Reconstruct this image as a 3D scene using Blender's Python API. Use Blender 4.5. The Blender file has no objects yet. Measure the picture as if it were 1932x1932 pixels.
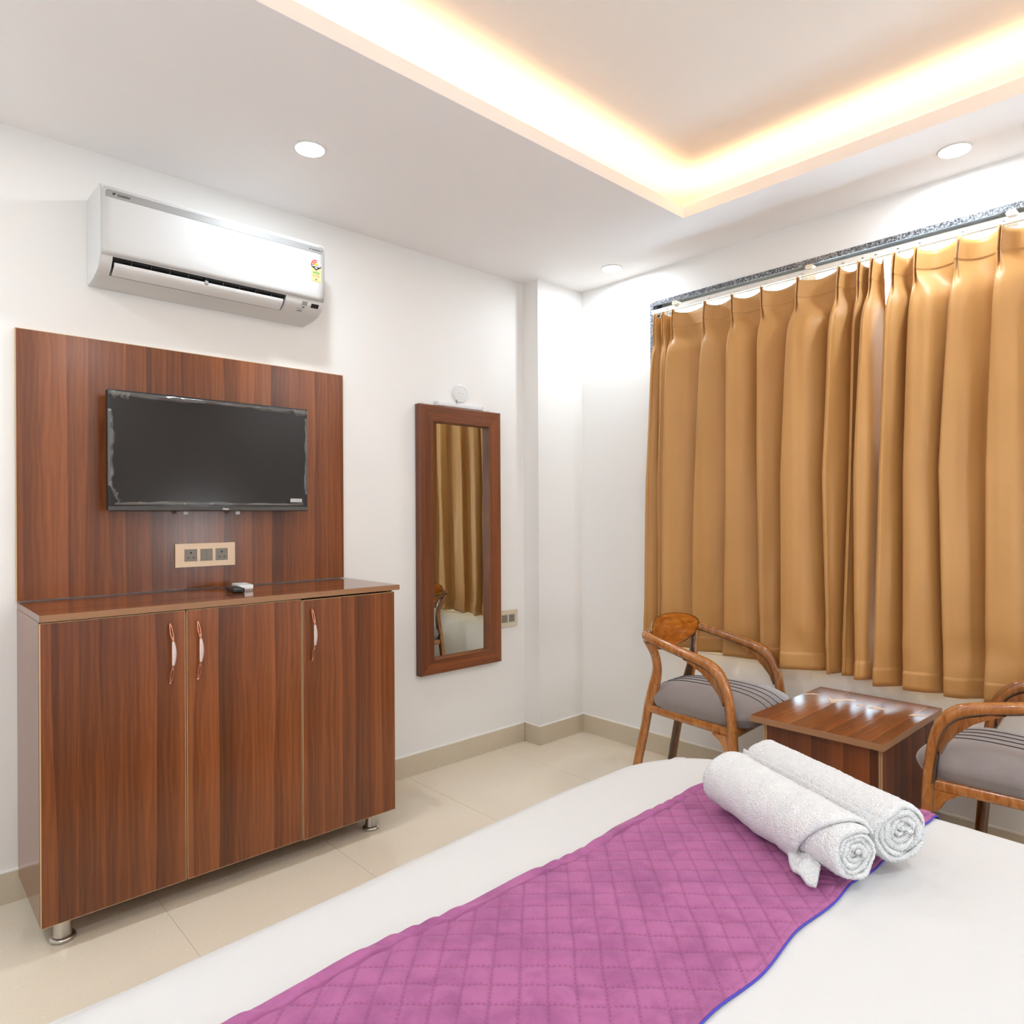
import bpy, bmesh, math, random
from mathutils import Vector, Matrix, noise
random.seed(7)
PI = math.pi
SC = bpy.context.scene
COL = SC.collection

# ------------------------------------------------------------------ camera
cam_d = bpy.data.cameras.new('camera'); cam = bpy.data.objects.new('camera', cam_d); COL.objects.link(cam)
cam_d.sensor_width = 36.0; cam_d.sensor_fit = 'HORIZONTAL'; cam_d.lens = 24.2658
cam_d.shift_x = 0.0; cam_d.shift_y = 0.00177; cam_d.clip_start = 0.02
YAW, ROLL = 0.82356, -0.00506
_f = Vector((-math.sin(YAW), math.cos(YAW), 0)); _r = Vector((math.cos(YAW), math.sin(YAW), 0)); _u = Vector((0, 0, 1))
_r2 = _r*math.cos(ROLL) + _u*math.sin(ROLL); _u2 = -_r*math.sin(ROLL) + _u*math.cos(ROLL)
cam.matrix_world = Matrix(((_r2.x, _u2.x, -_f.x, 2.8430), (_r2.y, _u2.y, -_f.y, -3.0927), (_r2.z, _u2.z, -_f.z, 1.28975), (0, 0, 0, 1)))
SC.camera = cam

# ------------------------------------------------------------------ world, exposure
W = bpy.data.worlds.new('world'); SC.world = W; W.use_nodes = True
bg = W.node_tree.nodes['Background']; bg.inputs[0].default_value = (0.68, 0.84, 1.0, 1); bg.inputs[1].default_value = 24.0
SC.view_settings.view_transform = 'Standard'; SC.view_settings.look = 'None'
SC.view_settings.exposure = 0.03; SC.view_settings.gamma = 1.0; SC.view_settings.use_curve_mapping = False
SC.cycles.use_denoising = True
SC.cycles.max_bounces = 10; SC.cycles.diffuse_bounces = 6; SC.cycles.glossy_bounces = 5; SC.cycles.transmission_bounces = 6
SC.cycles.sample_clamp_indirect = 6.0

# ------------------------------------------------------------------ large lights: downlight beams and the warm cove
DL = [(0.545, -1.94), (0.503, -0.19), (2.103, -0.212), (0.545, -3.55), (2.10, -3.78), (3.30, -0.30), (3.30, -1.94), (3.30, -3.55)]
P_DOWN, P_COVE = 9.0, 2.5
CX0, CX1, CY0, CY1 = 1.115, 2.64, -3.52, -0.444          # cove opening
def area(name, loc, rot, sx, sy, power, col, shape='RECTANGLE'):
    d = bpy.data.lights.new(name, 'AREA'); d.shape = shape; d.size = sx
    if shape in ('RECTANGLE', 'ELLIPSE'): d.size_y = sy
    d.energy = power; d.color = col
    o = bpy.data.objects.new(name, d); COL.objects.link(o); o.location = loc; o.rotation_euler = rot
    return o
DLP = [0.80, 0.62, 0.62, 1.2, 1.2, 0.9, 1.2, 1.2]
for (x, y), k in zip(DL, DLP):
    area('downlight_beam', (x, y, 2.5885), (0, 0, 0), 0.088, 0.088, P_DOWN*k, (0.80, 0.91, 1.0), 'DISK')
WARM = (1.0, 0.64, 0.30)
CO = 0.042
for (x, y, sx, sy) in ((CX0-CO, (CY0+CY1)/2, 0.030, CY1-CY0+0.08), (CX1+CO, (CY0+CY1)/2, 0.030, CY1-CY0+0.08),
                       ((CX0+CX1)/2, CY0-CO, CX1-CX0+0.08, 0.030), ((CX0+CX1)/2, CY1+CO, CX1-CX0+0.08, 0.030)):
    L = max(sx, sy)
    area('cove_strip_light', (x, y, 2.6155), (PI, 0, 0), sx, sy, P_COVE*L, WARM)

# ------------------------------------------------------------------ mesh helpers
OFF = {}
class MB:
    def __init__(s): s.v = []; s.f = []; s.m = []; s.a = []
    def add(s, v, f, mi=0, a=None):
        n = len(s.v); s.v += [tuple(p) for p in v]; s.f += [tuple(i+n for i in q) for q in f]; s.m += [mi]*len(f)
        s.a += (a if a else [0.0]*len(v)); return s
    def box(s, x0, x1, y0, y1, z0, z1, b=0.0, mi=0, seg=2):
        if b <= 0:
            v = [(x, y, z) for x in (x0, x1) for y in (y0, y1) for z in (z0, z1)]
            f = [(0,1,3,2),(4,6,7,5),(0,4,5,1),(2,3,7,6),(0,2,6,4),(1,5,7,3)]
            return s.add(v, f, mi)
        bm = bmesh.new(); bmesh.ops.create_cube(bm, size=1)
        for w in bm.verts: w.co = Vector(((x0+x1)/2+w.co.x*(x1-x0), (y0+y1)/2+w.co.y*(y1-y0), (z0+z1)/2+w.co.z*(z1-z0)))
        bmesh.ops.bevel(bm, geom=bm.edges[:], offset=b, segments=seg, affect='EDGES', profile=0.5)
        return s.bm(bm, mi)
    def bm(s, bm, mi=0):
        bm.verts.ensure_lookup_table(); bm.verts.index_update()
        s.add([w.co[:] for w in bm.verts], [tuple(w.index for w in f.verts) for f in bm.faces], mi); bm.free(); return s
    def prism(s, pts, axis, a0, a1, mi=0):
        # pts: 2D polygon; axis: 'x','y','z' extrude direction
        def P(p, t):
            return {'x': (t, p[0], p[1]), 'y': (p[0], t, p[1]), 'z': (p[0], p[1], t)}[axis]
        n = len(pts); v = [P(p, a0) for p in pts]+[P(p, a1) for p in pts]
        f = [tuple(range(n))[::-1], tuple(range(n, 2*n))]+[(i, (i+1) % n, n+(i+1) % n, n+i) for i in range(n)]
        return s.add(v, f, mi)
    def lathe(s, c, prof, n=32, axis='z', mi=0):
        v = []; f = []
        for (r, h) in prof:
            for k in range(n):
                a = 2*PI*k/n; p = (r*math.cos(a), r*math.sin(a), h)
                if axis == 'x': p = (p[2], p[0], p[1])
                if axis == 'y': p = (p[0], p[2], p[1])
                v.append((c[0]+p[0], c[1]+p[1], c[2]+p[2]))
        m = len(prof)
        for i in range(m-1):
            for k in range(n): f.append((i*n+k, i*n+(k+1) % n, (i+1)*n+(k+1) % n, (i+1)*n+k))
        f.append(tuple(range(n))[::-1]); f.append(tuple((m-1)*n+k for k in range(n)))
        return s.add(v, f, mi)
    def sweep(s, path, rad, n=14, ref=(0, 0, 1), e=2.0, mi=0, burn=None, caps=True):
        # rad: (side, other) or list of them; ref: vector giving the "other" axis; burn(angle,t)->0..1
        P = [Vector(p) for p in path]; m = len(P); v = []; f = []; at = []
        for i in range(m):
            t = (P[min(i+1, m-1)]-P[max(i-1, 0)]).normalized(); R = Vector(ref)
            sd = t.cross(R).normalized(); ot = sd.cross(t).normalized()
            r = rad[i] if isinstance(rad, list) else rad
            for k in range(n):
                a = 2*PI*k/n; c_, s_ = math.cos(a), math.sin(a)
                cx = math.copysign(abs(c_)**(2/e), c_); sx = math.copysign(abs(s_)**(2/e), s_)
                v.append(P[i]+sd*cx*r[0]+ot*sx*r[1]); at.append(burn(a, i/(m-1)) if burn else 0.0)
        for i in range(m-1):
            for k in range(n): f.append((i*n+k, i*n+(k+1) % n, (i+1)*n+(k+1) % n, (i+1)*n+k))
        if caps:
            f.append(tuple(range(n))[::-1]); f.append(tuple((m-1)*n+k for k in range(n)))
        return s.add(v, f, mi, at)
    def grid(s, rows, mi=0, close=False, a=None):
        n = len(rows[0]); v = [p for r in rows for p in r]; f = []
        for i in range(len(rows)-1):
            for k in range(n if close else n-1):
                f.append((i*n+k, i*n+(k+1) % n, (i+1)*n+(k+1) % n, (i+1)*n+k))
        return s.add(v, f, mi, a)

def smooth_path(pts, n=6):
    P = [Vector(p) for p in pts]; out = []
    for i in range(len(P)-1):
        p0 = P[max(i-1, 0)]; p1 = P[i]; p2 = P[i+1]; p3 = P[min(i+2, len(P)-1)]
        for k in range(n):
            t = k/n
            out.append(0.5*((2*p1)+(p2-p0)*t+(2*p0-5*p1+4*p2-p3)*t*t+(-p0+3*p1-3*p2+p3)*t**3))
    out.append(P[-1]); return out
def sstep(a, b, x):
    t = min(1, max(0, (x-a)/(b-a))); return t*t*(3-2*t)

def tag(o, label=None, cat=None, group=None, kind=None):
    if label: o['label'] = label
    if cat: o['category'] = cat
    if group: o['group'] = group
    if kind: o['kind'] = kind
    return o
def thing(name, label, cat, base=(0, 0, 0), group=None):
    o = bpy.data.objects.new(name, None); o.empty_display_size = 0.05; COL.objects.link(o); o.location = base
    OFF[o] = Vector(base); return tag(o, label, cat, group)
def build(name, mb, mats, parent=None, smooth=False, angle=40, base=None, fix=False, label=None, kind=None):
    if not isinstance(mats, (list, tuple)): mats = [mats]
    off = OFF[parent] if parent is not None else (Vector(base) if base else Vector((0, 0, 0)))
    if parent is None and base is None:
        xs = [p[0] for p in mb.v]; ys = [p[1] for p in mb.v]; zs = [p[2] for p in mb.v]
        off = Vector(((min(xs)+max(xs))/2, (min(ys)+max(ys))/2, min(zs)))
    me = bpy.data.meshes.new(name)
    me.from_pydata([(p[0]-off.x, p[1]-off.y, p[2]-off.z) for p in mb.v], [], mb.f)
    for m in mats: me.materials.append(m)
    if len(mats) > 1: me.polygons.foreach_set('material_index', mb.m)
    if any(mb.a):
        at = me.attributes.new('burn', 'FLOAT', 'POINT'); at.data.foreach_set('value', mb.a)
    if fix:
        bm = bmesh.new(); bm.from_mesh(me); bmesh.ops.recalc_face_normals(bm, faces=bm.faces[:]); bm.to_mesh(me); bm.free()
    me.update()
    if smooth:
        me.polygons.foreach_set('use_smooth', [True]*len(me.polygons))
        if angle < 180: me.set_sharp_from_angle(angle=math.radians(angle))
    o = bpy.data.objects.new(name, me); COL.objects.link(o)
    if parent is not None: o.parent = parent
    else: o.location = off
    OFF[o] = off
    if label: o['label'] = label
    if kind: o['kind'] = kind
    return o
def pieces(name, boxes, mat, parent, **kw):
    for b in boxes:
        m = MB(); m.box(*b); build(name, m, mat, parent, **kw)
def text_mesh(name, s, size, mat, parent, M, ext=0.0004, shear=0.0, bold=0.0):
    cu = bpy.data.curves.new(name+'_curve', 'FONT'); cu.body = s; cu.size = size; cu.extrude = ext; cu.shear = shear; cu.offset = bold; cu.resolution_u = 3
    t = bpy.data.objects.new('tmp', cu); COL.objects.link(t); bpy.context.view_layer.update()
    me = bpy.data.meshes.new_from_object(t.evaluated_get(bpy.context.evaluated_depsgraph_get()))
    bpy.data.objects.remove(t); bpy.data.curves.remove(cu)
    me.transform(M); off = OFF[parent]; me.transform(Matrix.Translation(-off)); me.name = name; me.materials.clear(); me.materials.append(mat)
    o = bpy.data.objects.new(name, me); COL.objects.link(o); o.parent = parent; OFF[o] = off; return o

# ------------------------------------------------------------------ materials
def lin(c):
    return tuple(((v/255)/12.92 if v/255 <= 0.04045 else ((v/255+0.055)/1.055)**2.4) for v in c)+(1.0,)
class Mat:
    def __init__(s, name, col=(200, 200, 200), rough=0.5, **kw):
        s.m = bpy.data.materials.new(name); s.m.use_nodes = True; s.t = s.m.node_tree; s.p = s.t.nodes['Principled BSDF']
        s.p.inputs['Base Color'].default_value = lin(col); s.p.inputs['Roughness'].default_value = rough
        for k, v in kw.items(): s.p.inputs[k.replace('_', ' ')].default_value = v
    def n(s, typ, **kw):
        o = s.t.nodes.new(typ)
        for k, v in kw.items(): setattr(o, k, v)
        return o
    def l(s, a, b): s.t.links.new(a, b)
    def coords(s, scale=(1, 1, 1), rot=(0, 0, 0)):
        c = s.n('ShaderNodeTexCoord'); m = s.n('ShaderNodeMapping'); m.inputs['Scale'].default_value = scale; m.inputs['Rotation'].default_value = rot
        s.l(c.outputs['Object'], m.inputs['Vector']); return m.outputs['Vector']
    def noise(s, vec, scale, detail=3, rough=0.5, dist=0.0):
        n = s.n('ShaderNodeTexNoise'); n.inputs['Scale'].default_value = scale; n.inputs['Detail'].default_value = detail
        n.inputs['Roughness'].default_value = rough; n.inputs['Distortion'].default_value = dist
        s.l(vec, n.inputs['Vector']); return n.outputs['Fac']
    def ramp(s, fac, stops, interp='LINEAR'):
        r = s.n('ShaderNodeValToRGB'); r.color_ramp.interpolation = interp; e = r.color_ramp.elements
        while len(e) < len(stops): e.new(0.5)
        for k, (p, c) in enumerate(stops):
            e[k].position = p; e[k].color = lin(c) if len(c) == 3 and max(c) > 1 else (c[0], c[0], c[0], 1)
        s.l(fac, r.inputs['Fac']); return r.outputs['Color']
    def mix(s, a, b, fac, mode='MIX'):
        m = s.n('ShaderNodeMix', data_type='RGBA', blend_type=mode)
        for v, i in ((a, 6), (b, 7)):
            if isinstance(v, tuple): m.inputs[i].default_value = lin(v)
            else: s.l(v, m.inputs[i])
        if isinstance(fac, float): m.inputs[0].default_value = fac
        else: s.l(fac, m.inputs[0])
        return m.outputs[2]
    def math(s, op, a, b=None, c=None):
        m = s.n('ShaderNodeMath', operation=op)
        for i, v in enumerate((a, b, c)):
            if v is None: continue
            if isinstance(v, (int, float)): m.inputs[i].default_value = v
            else: s.l(v, m.inputs[i])
        return m.outputs[0]
    def col(s, c): s.l(c, s.p.inputs['Base Color']); return s
    def bump(s, h, st=0.2, d=0.002):
        b = s.n('ShaderNodeBump'); b.inputs['Strength'].default_value = st; b.inputs['Distance'].default_value = d
        s.l(h, b.inputs['Height']); s.l(b.outputs['Normal'], s.p.inputs['Normal']); return s

def plain(name, col, rough=0.5, **kw): return Mat(name, col, rough, **kw).m
def painted(name, col, rough=0.6, b=0.06):
    M = Mat(name, col, rough); v = M.coords(); M.bump(M.noise(v, 60, 4), b, 0.001)
    f = M.noise(v, 1.3, 2); M.col(M.mix(tuple(max(0, c-4) for c in col), tuple(min(255, c+2) for c in col), f)); return M.m
def laminate(name, across, along, seed=0.0, rough=0.22, shift=0, calm=1.0):
    # printed walnut veneer: sharp-edged strips across, streaks and pointed arches along
    M = Mat(name, (130, 72, 45), rough)
    M.p.inputs['Specular IOR Level'].default_value = 0.45
    c = M.n('ShaderNodeTexCoord'); sp = M.n('ShaderNodeSeparateXYZ'); M.l(c.outputs['Object'], sp.inputs[0])
    A = M.math('ADD', sp.outputs[across], seed); B = sp.outputs[along]
    cb = M.n('ShaderNodeCombineXYZ'); M.l(A, cb.inputs[0]); M.l(M.math('MULTIPLY', B, 0.05), cb.inputs[1])
    wob = M.noise(cb.outputs[0], 9.0, 2)
    A2 = M.math('ADD', A, M.math('MULTIPLY', M.math('SUBTRACT', wob, 0.5), 0.10))
    cell = M.math('FLOOR', M.math('MULTIPLY', A2, 15.0))
    wn = M.n('ShaderNodeTexWhiteNoise', noise_dimensions='1D'); M.l(cell, wn.inputs['W'])
    fr = M.math('FRACT', M.math('MULTIPLY', A2, 15.0))
    base = M.math('ADD', M.math('MULTIPLY', wn.outputs['Value'], 0.46), M.math('ADD', 0.06, M.math('MULTIPLY', fr, 0.26)))
    # fine streaks
    c2 = M.n('ShaderNodeCombineXYZ'); M.l(A, c2.inputs[0]); M.l(M.math('MULTIPLY', B, 0.018), c2.inputs[1])
    st = M.noise(c2.outputs[0], 230, 3, 0.65)
    c3 = M.n('ShaderNodeCombineXYZ'); M.l(A, c3.inputs[0]); M.l(M.math('MULTIPLY', B, 0.16), c3.inputs[1])
    wv = M.n('ShaderNodeTexWave', wave_type='BANDS', bands_direction='X'); M.l(c3.outputs[0], wv.inputs['Vector'])
    wv.inputs['Scale'].default_value = 16; wv.inputs['Distortion'].default_value = 9; wv.inputs['Detail'].default_value = 2; wv.inputs['Detail Scale'].default_value = 1.2
    soft = M.noise(c2.outputs[0], 34, 4, 0.6)
    v = M.math('ADD', base, M.math('MULTIPLY', M.math('SUBTRACT', st, 0.5), 0.42*calm))
    v = M.math('ADD', v, M.math('MULTIPLY', M.math('SUBTRACT', soft, 0.5), 0.9*calm))
    v = M.math('ADD', v, M.math('MULTIPLY', M.math('SUBTRACT', wv.outputs['Fac'], 0.5), 0.12*calm))
    s_ = shift
    M.col(M.ramp(v, [(0.0, (84+s_, 46+s_, 26+s_)), (0.3, (107+s_, 58+s_, 31+s_)), (0.6, (131+s_, 73+s_, 38+s_)), (1.0, (154+s_, 90+s_, 50+s_))]))
    M.bump(st, 0.08, 0.0004)
    return M.m

M_wall = painted('wall_paint', (233, 231, 228), 0.55)
M_ceil = painted('ceiling_paint', (242, 239, 238), 0.6)
M_cove = painted('cove_paint', (238, 232, 226), 0.6)
def tile_mat(name, base, rough, spec=1.0):
    M = Mat(name, base, rough); v = M.coords()
    n1 = M.noise(v, 3.0, 4); n2 = M.noise(v, 260, 2)
    c = M.mix(tuple(b-9 for b in base), tuple(min(255, b+5) for b in base), n1)
    c = M.mix(c, tuple(b-34 for b in base), M.ramp(n2, [(0.56, (0.0,)), (0.72, (0.5,))]))
    vo = M.n('ShaderNodeTexVoronoi'); vo.inputs['Scale'].default_value = 55; M.l(v, vo.inputs['Vector'])
    wn = M.n('ShaderNodeTexWhiteNoise', noise_dimensions='3D'); M.l(vo.outputs['Color'], wn.inputs['Vector'])
    chip = M.math('MULTIPLY', M.math('LESS_THAN', vo.outputs['Distance'], 0.11), M.math('GREATER_THAN', wn.outputs['Value'], 0.80))
    c = M.mix(c, (240, 232, 218), chip); M.col(c)
    return M.m
M_tile = tile_mat('floor_tile_stone', (224, 212, 192), 0.13)
M_skirt = tile_mat('skirting_stone', (206, 193, 171), 0.3)
M_grout = plain('grout', (192, 180, 160), 0.8)
M_caulk = plain('white_caulk', (235, 230, 222), 0.6)
def granite():
    M = Mat('speckled_granite', (110, 110, 112), 0.25); v = M.coords()
    M.col(M.ramp(M.noise(v, 170, 3, 0.8), [(0.35, (34, 34, 36)), (0.5, (92, 94, 98)), (0.66, (190, 192, 196))])); return M.m
M_granite = granite()
M_granite_dark = plain('polished_dark_granite', (52, 54, 58), 0.18)
M_lamA = laminate('walnut_laminate_vertical', 'Y', 'Z')
M_lamDoor = laminate('walnut_laminate_doors', 'Y', 'Z', seed=0.37, shift=4)
M_lamTop = laminate('walnut_laminate_top', 'X', 'Y', seed=0.2, rough=0.10)
M_lamSide = laminate('walnut_laminate_side', 'X', 'Z', seed=0.7, rough=0.16)
M_lamTT = laminate('walnut_laminate_tabletop', 'X', 'Y', seed=0.55, rough=0.24, calm=0.5)
M_lamTB = laminate('walnut_laminate_table_body', 'X', 'Z', seed=0.1, shift=-8, rough=0.4, calm=0.6)
M_lamTS = laminate('walnut_laminate_table_side', 'Y', 'Z', seed=0.9, shift=-22, rough=0.5, calm=0.5)
M_edge = plain('cream_edge_banding', (196, 164, 120), 0.5)
M_band = painted('brown_edge_banding', (152, 110, 76), 0.4)
M_frame = laminate('mirror_frame_laminate', 'Y', 'Z', seed=0.15, shift=0, rough=0.4)
M_frameH = laminate('mirror_frame_laminate_flat', 'Z', 'Y', seed=0.62, shift=-2, rough=0.4)
M_steel = plain('brushed_steel', (200, 196, 190), 0.28, Metallic=1.0)
M_copper = plain('rose_gold_metal', (206, 142, 116), 0.22, Metallic=1.0)
def sparkle():
    M = Mat('glitter_inlay', (225, 205, 200), 0.4, Metallic=0.3); v = M.coords(); n = M.noise(v, 900, 2, 0.8)
    M.col(M.ramp(n, [(0.35, (190, 160, 155)), (0.65, (245, 232, 228))])); M.bump(n, 0.5, 0.001); return M.m
M_glit = sparkle()
M_white = plain('white_plastic', (222, 221, 219), 0.3)
M_white2 = plain('white_plastic_matt', (212, 211, 209), 0.45)
M_acband = plain('silver_strip', (146, 144, 142), 0.45)
M_acface = plain('white_front_plastic', (198, 197, 195), 0.5)
M_dark = plain('dark_plastic', (22, 20, 19), 0.45)
M_black = plain('gloss_black_plastic', (10, 10, 11), 0.16)
M_bezel = plain('grey_bezel', (56, 54, 52), 0.35)
M_screen = plain('lcd_screen', (24, 15, 9), 0.16, Specular_IOR_Level=0.42)
M_grey = plain('grey_switch_plastic', (128, 120, 108), 0.35)
M_plate = plain('champagne_plate', (222, 196, 166), 0.35, Metallic=0.15)
M_plate2 = plain('beige_plate', (204, 190, 168), 0.35)
M_hole = plain('socket_hole', (18, 12, 8), 0.6)
M_mirror = plain('mirror_silver', (232, 238, 232), 0.01, Metallic=1.0)
M_clip = plain('ivory_clip', (222, 214, 188), 0.4)
M_track = plain('white_track', (226, 222, 214), 0.35)
M_alu = plain('white_window_frame', (238, 240, 242), 0.35)
def glass(name, tint=(235, 240, 240), rough=0.0, alpha=None):
    m = bpy.data.materials.new(name); m.use_nodes = True; t = m.node_tree; t.nodes.clear()
    o = t.nodes.new('ShaderNodeOutputMaterial'); a = t.nodes.new('ShaderNodeBsdfTransparent'); g = t.nodes.new('ShaderNodeBsdfGlossy'); x = t.nodes.new('ShaderNodeMixShader'); fr = t.nodes.new('ShaderNodeFresnel')
    a.inputs[0].default_value = lin(tint); g.inputs['Roughness'].default_value = rough; fr.inputs[0].default_value = 1.45
    t.links.new(fr.outputs[0], x.inputs[0]); t.links.new(a.outputs[0], x.inputs[1]); t.links.new(g.outputs[0], x.inputs[2]); t.links.new(x.outputs[0], o.inputs[0]); return m
M_glass = glass('window_glass')
def film():
    m = bpy.data.materials.new('clear_protective_film'); m.use_nodes = True; t = m.node_tree; t.nodes.clear()
    o = t.nodes.new('ShaderNodeOutputMaterial'); a = t.nodes.new('ShaderNodeBsdfTransparent'); g = t.nodes.new('ShaderNodeBsdfGlossy'); d = t.nodes.new('ShaderNodeBsdfDiffuse')
    x = t.nodes.new('ShaderNodeMixShader'); y = t.nodes.new('ShaderNodeMixShader')
    g.inputs['Roughness'].default_value = 0.12; d.inputs[0].default_value = (0.42, 0.38, 0.33, 1); x.inputs[0].default_value = 0.55; y.inputs[0].default_value = 0.17
    t.links.new(d.outputs[0], x.inputs[1]); t.links.new(g.outputs[0], x.inputs[2]); t.links.new(a.outputs[0], y.inputs[1]); t.links.new(x.outputs[0], y.inputs[2]); t.links.new(y.outputs[0], o.inputs[0]); return m
M_film = film()
def emis(name, col, st):
    m = bpy.data.materials.new(name); m.use_nodes = True; p = m.node_tree.nodes['Principled BSDF']
    p.inputs['Emission Color'].default_value = col+(1,); p.inputs['Emission Strength'].default_value = st; p.inputs['Base Color'].default_value = (0.9, 0.9, 0.9, 1); return m
M_lens = emis('downlight_lens', (1.0, 0.98, 0.95), 6.0)
P_FILL = 66.0
M_fill_globe = emis('fill_lamp_globe', (0.86, 0.94, 1.0), P_FILL)  # glow of the unseen lamps added as fill for the room
M_led = emis('warm_led_tape', (1.0, 0.62, 0.25), 3.0)
def curtain_mat():
    M = Mat('gold_satin_cloth', (190, 140, 78), 0.52, Sheen_Weight=0.25, Sheen_Roughness=0.4)
    v = M.coords((1, 1, 1)); n = M.noise(v, 700, 2, 0.7); big = M.noise(v, 2.5, 3)
    c = M.mix((178, 128, 68), (194, 144, 82), big); c = M.mix(c, (150, 100, 52), M.ramp(n, [(0.45, (0.0,)), (0.8, (0.35,))])); M.col(c)
    M.bump(n, 0.12, 0.0006); return M.m
M_curt = curtain_mat()
def sheet_mat():
    M = Mat('white_bed_linen', (202, 201, 200), 0.62, Sheen_Weight=0.15); v = M.coords((1, 1, 1), (0, 0, 0.4))
    w = M.n('ShaderNodeTexWave', wave_type='BANDS', bands_direction='Y'); w.inputs['Scale'].default_value = 12; w.inputs['Distortion'].default_value = 0.2; M.l(v, w.inputs['Vector'])
    M.bump(M.math('ADD', M.math('MULTIPLY', w.outputs['Fac'], 0.12), M.noise(v, 9, 4, 0.6)), 0.18, 0.006); return M.m
M_sheet = sheet_mat()
def velvet():
    M = Mat('mauve_velvet', (150, 80, 124), 0.8, Sheen_Weight=0.35, Sheen_Roughness=0.45)
    M.p.inputs['Sheen Tint'].default_value = lin((235, 170, 215))
    v = M.coords(); n = M.noise(v, 14, 5, 0.65, 0.6); f = M.noise(v, 900, 2)
    c = M.mix((138, 72, 118), (158, 88, 134), M.ramp(n, [(0.34, (0.0,)), (0.58, (1.0,))])); c = M.mix(c, (130, 58, 104), M.ramp(f, [(0.5, (0.0,)), (0.8, (0.3,))]))
    a = M.n('ShaderNodeAttribute', attribute_name='burn'); M.col(M.mix(c, (112, 44, 88), a.outputs['Fac']))
    M.bump(f, 0.2, 0.0008); return M.m
M_velvet = velvet()
M_blue = plain('blue_lining', (62, 54, 168), 0.7)
def terry():
    M = Mat('white_terry_cloth', (224, 223, 223), 0.9, Sheen_Weight=0.4, Sheen_Roughness=0.6); v = M.coords()
    vo = M.n('ShaderNodeTexVoronoi'); vo.inputs['Scale'].default_value = 300; M.l(v, vo.inputs['Vector'])
    M.bump(M.math('ADD', M.math('MULTIPLY', vo.outputs['Distance'], 0.8), M.noise(v, 140, 4, 0.7)), 0.75, 0.005); return M.m
M_terry = terry()
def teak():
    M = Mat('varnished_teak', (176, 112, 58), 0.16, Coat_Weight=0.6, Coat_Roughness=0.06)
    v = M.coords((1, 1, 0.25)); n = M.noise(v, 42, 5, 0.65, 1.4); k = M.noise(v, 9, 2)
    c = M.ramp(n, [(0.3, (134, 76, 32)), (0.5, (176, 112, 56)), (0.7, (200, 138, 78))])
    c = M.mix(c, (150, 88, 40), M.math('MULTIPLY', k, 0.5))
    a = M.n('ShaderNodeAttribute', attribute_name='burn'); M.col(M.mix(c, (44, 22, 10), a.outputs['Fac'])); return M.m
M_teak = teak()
def backwood():
    M = Mat('orange_plywood_back', (186, 108, 36), 0.2, Coat_Weight=0.5, Coat_Roughness=0.08)
    v = M.coords((1, 0.35, 1.4), (0.5, 0, 0)); n = M.noise(v, 26, 5, 0.6, 1.2)
    c = M.ramp(n, [(0.3, (150, 76, 18)), (0.55, (188, 108, 34)), (0.75, (208, 134, 56))])
    a = M.n('ShaderNodeAttribute', attribute_name='burn'); M.col(M.mix(c, (60, 28, 8), a.outputs['Fac'])); return M.m
M_back = backwood()
def suede():
    M = Mat('grey_suede', (128, 116, 112), 0.8, Sheen_Weight=0.5, Sheen_Roughness=0.5); v = M.coords(); n = M.noise(v, 10, 4, 0.6)
    M.col(M.mix((116, 105, 101), (140, 128, 124), n)); M.bump(M.noise(v, 500, 2), 0.1, 0.0006); return M.m
M_suede = suede()
M_pipe = plain('dark_piping', (48, 40, 40), 0.7)
M_red = plain('label_red', (200, 34, 22), 0.5); M_cream = plain('label_cream', (206, 194, 140), 0.5); M_green = plain('label_green', (92, 160, 78), 0.5)
M_yel = plain('label_yellow', (212, 176, 40), 0.5); M_paper = plain('label_white', (214, 212, 208), 0.5); M_ink = plain('label_ink', (40, 35, 32), 0.5); M_inkl = plain('label_brown_print', (160, 138, 92), 0.5)
M_tape = plain('torn_paper_residue', (214, 186, 160), 0.75)
M_remote = plain('black_remote_plastic', (26, 27, 30), 0.35)
M_mdf = plain('base_board', (150, 110, 80), 0.7)

# ------------------------------------------------------------------ room shell
RX, RY, H = 3.75, -4.0, 2.6
WX0, WX1, WZ0, WZ1 = 0.64, 3.02, 0.59, 2.402           # window opening
PX, PY = 0.119, -0.366                                  # column in the corner
m = MB(); m.box(-0.2, 0, RY-0.2, 0.25, -0.1, 2.95); build('wall_left', m, M_wall, kind='structure')
m = MB(); m.box(0, PX, PY, 0.0, 0, H); build('wall_column', m, M_wall, kind='structure')
m = MB()
m.box(0, WX0, 0, 0.22, -0.1, 2.95); m.box(WX1, RX, 0, 0.22, -0.1, 2.95); m.box(WX0, WX1, 0, 0.22, -0.1, WZ0-0.0085); m.box(WX0, WX1, 0, 0.22, WZ1+0.02, 2.95)
build('wall_far', m, M_wall, kind='structure')
m = MB(); m.box(RX, RX+0.2, RY-0.2, 0.25, -0.1, 2.95); build('wall_right', m, M_wall, kind='structure')
m = MB(); m.box(0, RX, RY-0.2, RY, -0.1, 2.95); build('wall_near', m, M_wall, kind='structure')
# floor: slab and tiles
m = MB(); m.box(0, RX, RY, 0.0, -0.1, -0.0012); fl = build('floor', m, M_grout, kind='structure')
ys = [0.0]+[-0.562-0.611*k for k in range(6)]; ys = [y for y in ys if y > RY]+[RY]
xs = [0.0, 1.21, 2.42, RX]; g = 0.0009
for i in range(len(ys)-1):
    for k in range(len(xs)-1):
        m = MB(); m.box(xs[k]+g, xs[k+1]-g, ys[i+1]+g, ys[i]-g, -0.0012, 0.0); build('floor_tile', m, M_tile, fl)
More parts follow.
